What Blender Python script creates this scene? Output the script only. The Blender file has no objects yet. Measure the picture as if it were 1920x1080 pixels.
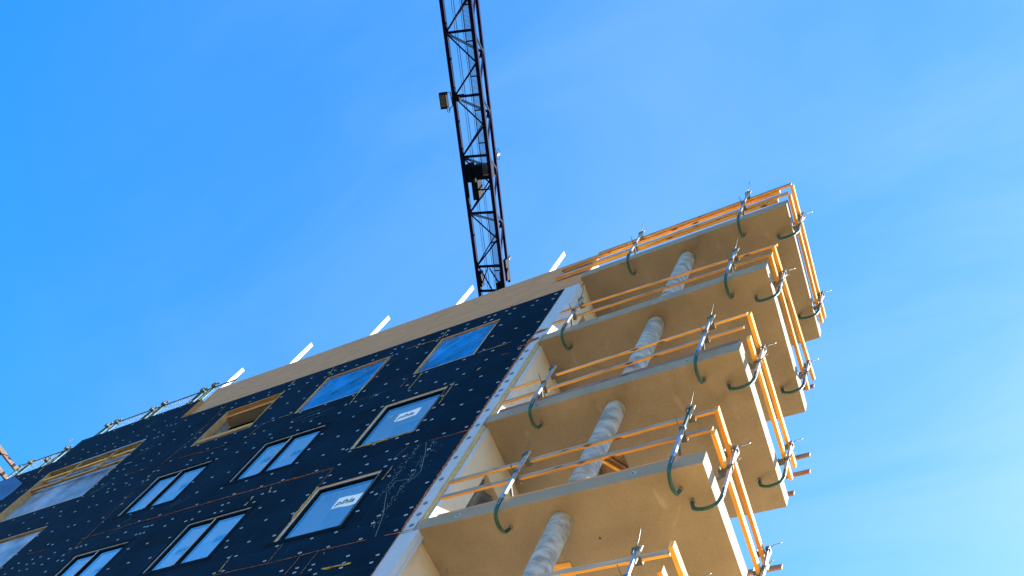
import bpy, bmesh, math, random
from mathutils import Vector, Matrix
random.seed(7)
sc = bpy.context.scene
Z0 = 20.738                      # height of the underside of the top balcony above the ground
# ------------------------------------------------------------------ camera
yaw, pit, rol = -0.737146, 0.756211, 0.422896
CAM = Vector((7.380, -5.070, Z0 - 19.038))
f_ = Vector((math.sin(yaw)*math.cos(pit), math.cos(yaw)*math.cos(pit), math.sin(pit)))
r0 = Vector((math.cos(yaw), -math.sin(yaw), 0)); u0 = r0.cross(f_)
r_ = r0*math.cos(rol) + u0*math.sin(rol); u_ = u0*math.cos(rol) - r0*math.sin(rol)
cd = bpy.data.cameras.new('camera'); cam = bpy.data.objects.new('camera', cd); sc.collection.objects.link(cam)
cam.matrix_world = Matrix(((r_.x, u_.x, -f_.x, CAM.x), (r_.y, u_.y, -f_.y, CAM.y), (r_.z, u_.z, -f_.z, CAM.z), (0, 0, 0, 1)))
cd.sensor_width = 36; cd.sensor_fit = 'HORIZONTAL'; cd.lens = 1838.4/1920*36; cd.shift_y = 740/1920   # top part of an upright picture
cd.clip_start = .05; cd.clip_end = 4000
sc.camera = cam
sc.render.resolution_x, sc.render.resolution_y = 1024, 576
# ------------------------------------------------------------------ sky and sun
SUN_AZ, SUN_EL = math.radians(32), math.radians(38)      # azimuth from +y towards +x
w = bpy.data.worlds.new('World'); sc.world = w; w.use_nodes = True
nt = w.node_tree; bg = nt.nodes['Background']
sky = nt.nodes.new('ShaderNodeTexSky'); sky.sky_type = 'NISHITA'; sky.sun_disc = False
sky.sun_elevation = SUN_EL; sky.sun_rotation = SUN_AZ
sky.altitude = 0; sky.air_density = 1.0; sky.dust_density = .4; sky.ozone_density = 3.0
hs = nt.nodes.new('ShaderNodeHueSaturation'); hs.inputs['Saturation'].default_value = 1.36      # deep blue of a clear northern day
nt.links.new(sky.outputs[0], hs.inputs['Color']); 
tcw = nt.nodes.new('ShaderNodeTexCoord'); spw = nt.nodes.new('ShaderNodeSeparateXYZ'); nt.links.new(tcw.outputs['Generated'], spw.inputs[0])   # thin cirrus veil high up
mz = nt.nodes.new('ShaderNodeMath'); mz.operation = 'MAXIMUM'; mz.inputs[1].default_value = .08; nt.links.new(spw.outputs[2], mz.inputs[0])
cbw = nt.nodes.new('ShaderNodeCombineXYZ')
for i_ in (0, 1):
    dv = nt.nodes.new('ShaderNodeMath'); dv.operation = 'DIVIDE'; nt.links.new(spw.outputs[i_], dv.inputs[0]); nt.links.new(mz.outputs[0], dv.inputs[1]); nt.links.new(dv.outputs[0], cbw.inputs[i_])
mpw = nt.nodes.new('ShaderNodeMapping'); mpw.inputs['Rotation'].default_value = (0, 0, .5); mpw.inputs['Scale'].default_value = (1.2, 3.4, 1); nt.links.new(cbw.outputs[0], mpw.inputs[0])
nzw = nt.nodes.new('ShaderNodeTexNoise'); nzw.inputs['Scale'].default_value = 1.7; nzw.inputs['Detail'].default_value = 7; nzw.inputs['Roughness'].default_value = .55; nzw.inputs['Distortion'].default_value = .6; nt.links.new(mpw.outputs[0], nzw.inputs[0])
mrw = nt.nodes.new('ShaderNodeMapRange'); mrw.inputs[1].default_value = .38; mrw.inputs[2].default_value = .75; mrw.inputs[3].default_value = .62; mrw.inputs[4].default_value = 1.7; nt.links.new(nzw.outputs[0], mrw.inputs[0])
dtw = nt.nodes.new('ShaderNodeVectorMath'); dtw.operation = 'DOT_PRODUCT'; nt.links.new(tcw.outputs['Generated'], dtw.inputs[0])          # the veil thickens towards the sun
dtw.inputs[1].default_value = (math.sin(SUN_AZ)*math.cos(SUN_EL), math.cos(SUN_AZ)*math.cos(SUN_EL), math.sin(SUN_EL))
rpw = nt.nodes.new('ShaderNodeValToRGB'); nt.links.new(dtw.outputs['Value'], rpw.inputs[0]); er = rpw.color_ramp.elements
for p_, v_ in ((.25, .075), (.5, .14), (.78, .25)): e_ = er.new(p_); e_.color = (v_, v_, v_, 1)
er[0].position = .10; er[0].color = (0, 0, 0, 1); er[-1].position = .92; er[-1].color = (.36, .36, .36, 1)
mlw = nt.nodes.new('ShaderNodeMath'); mlw.operation = 'MULTIPLY'; nt.links.new(mrw.outputs[0], mlw.inputs[0]); nt.links.new(rpw.outputs[0], mlw.inputs[1])
mxw = nt.nodes.new('ShaderNodeMix'); mxw.data_type = 'RGBA'; nt.links.new(mlw.outputs[0], mxw.inputs[0]); nt.links.new(hs.outputs[0], mxw.inputs[6]); mxw.inputs[7].default_value = (1.3, 1.9, 2.3, 1)
nt.links.new(mxw.outputs[2], bg.inputs[0]); bg.inputs[1].default_value = .1
sd = bpy.data.lights.new('sun', 'SUN'); sd.energy = 5.0; sd.angle = math.radians(.53); sd.color = (1, .94, .85)
sun = bpy.data.objects.new('sun', sd); sc.collection.objects.link(sun)
S = Vector((math.sin(SUN_AZ)*math.cos(SUN_EL), math.cos(SUN_AZ)*math.cos(SUN_EL), math.sin(SUN_EL)))
sun.rotation_euler = S.to_track_quat('Z', 'Y').to_euler(); sun.location = (30, 60, 60)
sc.view_settings.view_transform = 'Standard'; sc.view_settings.look = 'None'
sc.view_settings.gamma = 1; sc.view_settings.exposure = 2.25
sc.cycles.max_bounces = 8; sc.cycles.diffuse_bounces = 5; sc.cycles.transparent_max_bounces = 12
# ------------------------------------------------------------------ materials
def mat(name, col, rough=.8, metal=0, spec=None, var=0., scale=6., var2=0., scale2=40., bump=0., bscale=30., stretch=None, col2=None, thr=(.35, .65)):
    m = bpy.data.materials.new(name); m.use_nodes = True
    n = m.node_tree.nodes; l = m.node_tree.links; b = n['Principled BSDF']
    b.inputs['Roughness'].default_value = rough; b.inputs['Metallic'].default_value = metal
    if spec is not None: b.inputs['Specular IOR Level'].default_value = spec
    tc = n.new('ShaderNodeTexCoord'); mp = n.new('ShaderNodeMapping'); l.new(tc.outputs['Object'], mp.inputs[0])
    if stretch: mp.inputs['Scale'].default_value = stretch
    base = None
    if var or col2:
        t = n.new('ShaderNodeTexNoise'); t.inputs['Scale'].default_value = scale; t.inputs['Detail'].default_value = 8; t.inputs['Roughness'].default_value = .62
        l.new(mp.outputs[0], t.inputs[0])
        r = n.new('ShaderNodeValToRGB'); r.color_ramp.elements[0].position, r.color_ramp.elements[1].position = thr
        c2 = col2 or tuple(c*(1+var) for c in col)
        c1 = col if col2 else tuple(c*(1-var) for c in col)
        r.color_ramp.elements[0].color = (*c1, 1); r.color_ramp.elements[1].color = (*c2, 1)
        l.new(t.outputs[0], r.inputs[0]); base = r.outputs[0]
        if var2:
            t2 = n.new('ShaderNodeTexNoise'); t2.inputs['Scale'].default_value = scale2; t2.inputs['Detail'].default_value = 5
            l.new(mp.outputs[0], t2.inputs[0])
            mr = n.new('ShaderNodeMapRange'); mr.inputs[1].default_value = .3; mr.inputs[2].default_value = .7; mr.inputs[3].default_value = 1-var2; mr.inputs[4].default_value = 1+var2
            l.new(t2.outputs[0], mr.inputs[0])
            mx = n.new('ShaderNodeVectorMath'); mx.operation = 'MULTIPLY'; l.new(base, mx.inputs[0]); l.new(mr.outputs[0], mx.inputs[1]); base = mx.outputs[0]
        l.new(base, b.inputs['Base Color'])
    else: b.inputs['Base Color'].default_value = (*col, 1)
    if bump:
        t3 = n.new('ShaderNodeTexNoise'); t3.inputs['Scale'].default_value = bscale; t3.inputs['Detail'].default_value = 4; l.new(mp.outputs[0], t3.inputs[0])
        bp = n.new('ShaderNodeBump'); bp.inputs['Strength'].default_value = bump; bp.inputs['Distance'].default_value = .02
        l.new(t3.outputs[0], bp.inputs['Height']); l.new(bp.outputs[0], b.inputs['Normal'])
    return m
def glass_mat(name, ior):
    m = bpy.data.materials.new(name); m.use_nodes = True; n = m.node_tree.nodes; l = m.node_tree.links
    n.remove(n['Principled BSDF']); out = n['Material Output']
    tr = n.new('ShaderNodeBsdfTransparent'); tr.inputs[0].default_value = (.97, .98, .98, 1)
    gl = n.new('ShaderNodeBsdfGlossy'); gl.inputs['Roughness'].default_value = .01; gl.inputs[0].default_value = (.95, .98, 1, 1)
    fr = n.new('ShaderNodeFresnel'); fr.inputs[0].default_value = ior
    mx = n.new('ShaderNodeMixShader'); l.new(fr.outputs[0], mx.inputs[0]); l.new(tr.outputs[0], mx.inputs[1]); l.new(gl.outputs[0], mx.inputs[2]); l.new(mx.outputs[0], out.inputs[0])
    return m
def sheet_mat(name, col, trans, rough, bump, stretch=(1, 1, 1), scale=3.):
    m = mat(name, col, rough, var=.5, scale=1.6, bump=0)
    n = m.node_tree.nodes; l = m.node_tree.links; b = n['Principled BSDF']
    b.inputs['Transmission Weight'].default_value = trans; b.inputs['IOR'].default_value = 1.35
    tc = n.new('ShaderNodeTexCoord'); mp = n.new('ShaderNodeMapping'); mp.inputs['Scale'].default_value = stretch; mp.inputs['Rotation'].default_value = (0, .5, 0); l.new(tc.outputs['Object'], mp.inputs[0])
    t = n.new('ShaderNodeTexNoise'); t.inputs['Scale'].default_value = scale; t.inputs['Detail'].default_value = 4; t.inputs['Distortion'].default_value = 1.2; l.new(mp.outputs[0], t.inputs[0])
    bp = n.new('ShaderNodeBump'); bp.inputs['Strength'].default_value = bump; bp.inputs['Distance'].default_value = .06
    l.new(t.outputs[0], bp.inputs['Height']); l.new(bp.outputs[0], b.inputs['Normal'])
    return m
def wood_mat(name, col, dark=.75, axis='x', rough=.7):
    st = {'x': (.6, 14, 14), 'y': (14, .6, 14), 'z': (14, 14, .6)}[axis]
    m = mat(name, col, rough, var=.28, scale=2.2, stretch=st, bump=.15, bscale=3, thr=(.3, .7), var2=.12, scale2=1.2)
    n = m.node_tree.nodes; l = m.node_tree.links; b = n['Principled BSDF']
    src = b.inputs['Base Color'].links[0].from_socket          # a few dark knots
    tc = n.new('ShaderNodeTexCoord'); v = n.new('ShaderNodeTexVoronoi'); v.inputs['Scale'].default_value = 1
    mp = n.new('ShaderNodeMapping'); mp.inputs['Scale'].default_value = {'x': (2.2, 7, 7), 'y': (7, 2.2, 7), 'z': (7, 7, 2.2)}[axis]
    l.new(tc.outputs['Object'], mp.inputs[0]); l.new(mp.outputs[0], v.inputs[0])
    r = n.new('ShaderNodeValToRGB'); r.color_ramp.elements[0].position = .1; r.color_ramp.elements[1].position = .2
    r.color_ramp.elements[0].color = (.22, .16, .12, 1); r.color_ramp.elements[1].color = (1, 1, 1, 1)
    l.new(v.outputs['Distance'], r.inputs[0])
    mx = n.new('ShaderNodeVectorMath'); mx.operation = 'MULTIPLY'; l.new(src, mx.inputs[0]); l.new(r.outputs[0], mx.inputs[1])
    oi = n.new('ShaderNodeObjectInfo'); rr = n.new('ShaderNodeValToRGB'); rr.color_ramp.elements[0].color = (.66, .6, .62, 1); rr.color_ramp.elements[1].color = (1.12, 1.18, 1.3, 1); l.new(oi.outputs['Random'], rr.inputs[0])
    m2 = n.new('ShaderNodeVectorMath'); m2.operation = 'MULTIPLY'; l.new(mx.outputs[0], m2.inputs[0]); l.new(rr.outputs[0], m2.inputs[1]); l.new(m2.outputs[0], b.inputs['Base Color'])
    t4 = n.new('ShaderNodeTexNoise'); t4.inputs['Scale'].default_value = 1.7; t4.inputs['Detail'].default_value = 6; l.new(tc.outputs['Object'], t4.inputs[0])      # grime
    mr = n.new('ShaderNodeMapRange'); mr.inputs[1].default_value = .5; mr.inputs[2].default_value = .75; mr.inputs[3].default_value = 0; mr.inputs[4].default_value = .35; l.new(t4.outputs[0], mr.inputs[0])
    mc = n.new('ShaderNodeMix'); mc.data_type = 'RGBA'; l.new(mr.outputs[0], mc.inputs[0]); l.new(m2.outputs[0], mc.inputs[6]); mc.inputs[7].default_value = (.22, .15, .09, 1); l.new(mc.outputs[2], b.inputs['Base Color'])
    return m
M = {}
M['concrete'] = mat('slab concrete', (.272, .220, .156), .85, var=.13, scale=1.1, var2=.07, scale2=30, bump=.12, bscale=60)
def stains(m, col, lo, hi, scale, stretch, f):
    n = m.node_tree.nodes; l = m.node_tree.links; b = n['Principled BSDF']; src = b.inputs['Base Color'].links[0].from_socket
    tc = n.new('ShaderNodeTexCoord'); mp = n.new('ShaderNodeMapping'); mp.inputs['Scale'].default_value = stretch; l.new(tc.outputs['Object'], mp.inputs[0])
    t = n.new('ShaderNodeTexNoise'); t.inputs['Scale'].default_value = scale; t.inputs['Detail'].default_value = 10; t.inputs['Roughness'].default_value = .6; t.inputs['Distortion'].default_value = .8; l.new(mp.outputs[0], t.inputs[0])
    mr = n.new('ShaderNodeMapRange'); mr.inputs[1].default_value = lo; mr.inputs[2].default_value = hi; mr.inputs[3].default_value = 0; mr.inputs[4].default_value = f; l.new(t.outputs[0], mr.inputs[0])
    mc = n.new('ShaderNodeMix'); mc.data_type = 'RGBA'; l.new(mr.outputs[0], mc.inputs[0]); l.new(src, mc.inputs[6]); mc.inputs[7].default_value = (*col, 1); l.new(mc.outputs[2], b.inputs['Base Color'])
stains(M['concrete'], (.15, .115, .08), .56, .74, .8, (1, 1, 1), .7); stains(M['concrete'], (.42, .37, .30), .62, .72, 1.4, (2.5, 1, 1), .5)
M['floor'] = mat('floor darkened to cut bounce', (.07, .06, .047), .8, var=.2, scale=2)  # unseen slab tops, made dark to cut bounce light onto the undersides above
M['column'] = mat('raw column concrete', (.20, .20, .19), .8, col2=(.42, .41, .38), scale=3.6, stretch=(1, 1, 2.0), thr=(.38, .62), var2=.1, scale2=9, bump=.2, bscale=40)
M['membrane'] = mat('black faced insulation board', (.0004, .0105, .026), .8, var=.3, scale=1.1, var2=.12, scale2=60, spec=.06)
def panel_look(m):
    n = m.node_tree.nodes; l = m.node_tree.links; b = n['Principled BSDF']; src = b.inputs['Base Color'].links[0].from_socket
    tc = n.new('ShaderNodeTexCoord'); sp = n.new('ShaderNodeSeparateXYZ'); cb = n.new('ShaderNodeCombineXYZ'); l.new(tc.outputs['Object'], sp.inputs[0]); l.new(sp.outputs[0], cb.inputs[0]); l.new(sp.outputs[2], cb.inputs[1])
    br = n.new('ShaderNodeTexBrick'); l.new(cb.outputs[0], br.inputs[0]); br.inputs['Scale'].default_value = 1; br.inputs['Brick Width'].default_value = 2.45; br.inputs['Row Height'].default_value = 1.22; br.inputs['Mortar Size'].default_value = .004; br.inputs['Mortar Smooth'].default_value = .3
    br.inputs['Color1'].default_value = (.78, .8, .82, 1); br.inputs['Color2'].default_value = (1.2, 1.2, 1.2, 1); br.inputs['Mortar'].default_value = (7, 4.5, 4, 1)
    mx = n.new('ShaderNodeVectorMath'); mx.operation = 'MULTIPLY'; l.new(src, mx.inputs[0]); l.new(br.outputs[0], mx.inputs[1])
    mp = n.new('ShaderNodeMapping'); mp.inputs['Scale'].default_value = (3.5, 1, .22); l.new(tc.outputs['Object'], mp.inputs[0])
    t = n.new('ShaderNodeTexNoise'); t.inputs['Scale'].default_value = 1.6; t.inputs['Detail'].default_value = 6; l.new(mp.outputs[0], t.inputs[0])
    mr = n.new('ShaderNodeMapRange'); mr.inputs[1].default_value = .48; mr.inputs[2].default_value = .8; mr.inputs[3].default_value = 0; mr.inputs[4].default_value = .5; l.new(t.outputs[0], mr.inputs[0])
    mc = n.new('ShaderNodeMix'); mc.data_type = 'RGBA'; l.new(mr.outputs[0], mc.inputs[0]); l.new(mx.outputs[0], mc.inputs[6]); mc.inputs[7].default_value = (.005, .015, .030, 1); l.new(mc.outputs[2], b.inputs['Base Color'])
    t2 = n.new('ShaderNodeTexNoise'); t2.inputs['Scale'].default_value = 1.1; t2.inputs['Detail'].default_value = 3; l.new(tc.outputs['Object'], t2.inputs[0])
    bp = n.new('ShaderNodeBump'); bp.inputs['Strength'].default_value = .5; bp.inputs['Distance'].default_value = .05; l.new(t2.outputs[0], bp.inputs['Height']); l.new(bp.outputs[0], b.inputs['Normal'])
panel_look(M['membrane'])
M['tape'] = mat('black sealing membrane', (.0006, .001, .003), .7, spec=.05)
M['ply'] = mat('plywood', (.52, .235, .085), .75, var=.14, scale=2.5, stretch=(.5, 4, 4), var2=.1, scale2=16, bump=.05)
M['ply_dark'] = mat('stained plywood', (.23, .13, .06), .7, var=.3, scale=3, stretch=(1, 4, 1))
M['wood_x'] = wood_mat('yellow spruce along x', (.82, .39, .05), axis='x')
M['wood_y'] = wood_mat('yellow spruce along y', (.82, .38, .045), axis='y')
M['wood_z'] = wood_mat('yellow spruce upright', (.60, .30, .07), axis='z')
M['wood_skylit'] = wood_mat('spruce face tinted as skylit', (.36, .26, .16), axis='x')  # board fronts only: grey of the skylight put into the wood colour
M['wood_old'] = wood_mat('weathered brown spruce', (.26, .13, .07), axis='x')
M['wood_old_y'] = mat('weathered brown spruce along y', (.16, .10, .075), .85, var=.15, scale=2)
M['reveal'] = mat('timber opening lining', (.50, .29, .11), .75, var=.2, scale=3, stretch=(2, 1, 2))
M['white'] = mat('white primed timber', (.82, .80, .76), .6, var=.05, scale=9)
M['render'] = mat('cream sprayed render', (.56, .46, .34), .9, var=.05, scale=3, bump=.3, bscale=90)
M['board_w'] = mat('pale grey insulation board', (.40, .45, .52), .85, var=.05, scale=4, bump=.05)
M['wool'] = mat('yellow mineral wool edge', (.55, .40, .16), .95, var=.15, scale=20, bump=.4, bscale=60)
M['disc'] = mat('grey plastic fixing disc', (.40, .48, .53), .6)
M['disc_d'] = mat('dark plastic fixing disc', (.10, .12, .15), .6)
M['foam_o'] = mat('orange gun foam', (.30, .10, .035), .9, var=.3, scale=30)
M['foam_t'] = mat('tan gun foam', (.20, .10, .042), .9, var=.3, scale=30)
M['foam_y'] = mat('yellow gun foam', (.40, .30, .09), .9, var=.3, scale=30)
M['chalk'] = mat('chalk scratches', (.30, .36, .34), .95)
M['galv'] = mat('galvanised steel', (.42, .44, .46), .42, metal=.85, var=.2, scale=14)
M['green'] = mat('green painted steel', (.010, .060, .034), .45, var=.3, scale=18)
M['greenm'] = mat('green mesh steel', (.006, .045, .035), .55, var=.2, scale=18)
M['wire'] = mat('galvanised mesh wire', (.12, .19, .22), .5)
M['greend'] = mat('dark green rail', (.01, .035, .03), .5)
M['dark_steel'] = mat('dark clamp steel', (.11, .12, .10), .5, metal=.4, var=.3, scale=20)
M['wedge'] = mat('brass tinted wedge', (.42, .33, .20), .5, metal=.3, var=.2, scale=20)
M['crane'] = mat('navy crane steel', (.0, .003, .03), .7, spec=.08, var=.25, scale=3)
M['crane_teal'] = mat('blue crane bracing', (.002, .016, .04), .8, spec=.04)
M['grate'] = mat('catwalk grating steel', (.08, .13, .24), .6)
M['crane_box'] = mat('black machinery housing', (.003, .007, .012), .7, spec=.08)
M['rope'] = mat('hoist rope', (.005, .02, .08), .8, spec=.05)
M['lampglass'] = mat('floodlight glass', (.09, .09, .065), .2)
M['frame'] = mat('black window frame', (.003, .0035, .005), .5, spec=.12)
M['flash'] = mat('pale frame flashing', (.52, .58, .64), .5)
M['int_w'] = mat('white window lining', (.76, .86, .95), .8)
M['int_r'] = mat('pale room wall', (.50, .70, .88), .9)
M['paper'] = mat('paper notice', (.82, .84, .86), .8)
M['ink'] = mat('dark ink', (.008, .012, .04), .7)
M['glass'] = glass_mat('window glass', 6.0); M['glass_sun'] = glass_mat('sun control glass', 8.5)
M['blue'] = sheet_mat('blue plastic film', (.0, .15, .42), .0, .2, .25, (1.6, 1, 4.5), 1.6)
M['clear'] = sheet_mat('milky plastic film', (.24, .29, .38), .0, .28, .9, (1.2, 1, 3.5), 1.8)
M['smoke'] = sheet_mat('smoky plastic film', (.13, .13, .12), .0, .25, 1.0, (2, 2, 1.2), 2.2)
M['tarp'] = mat('blue tarpaulin', (.0, .085, .23), .6, var=.25, scale=1.2)
M['wall'] = mat('concrete wall', (.34, .33, .31), .9, var=.1, scale=2)
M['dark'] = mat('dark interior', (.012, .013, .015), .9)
M['soil'] = mat('dark grassy ground', (.024, .021, .008), .95, var=.3, scale=.2, var2=.2, scale2=2)
M['sand'] = mat('sandy ground', (.78, .52, .20), .95, var=.15, scale=.3, var2=.15, scale2=3, bump=.4, bscale=3)
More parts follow.
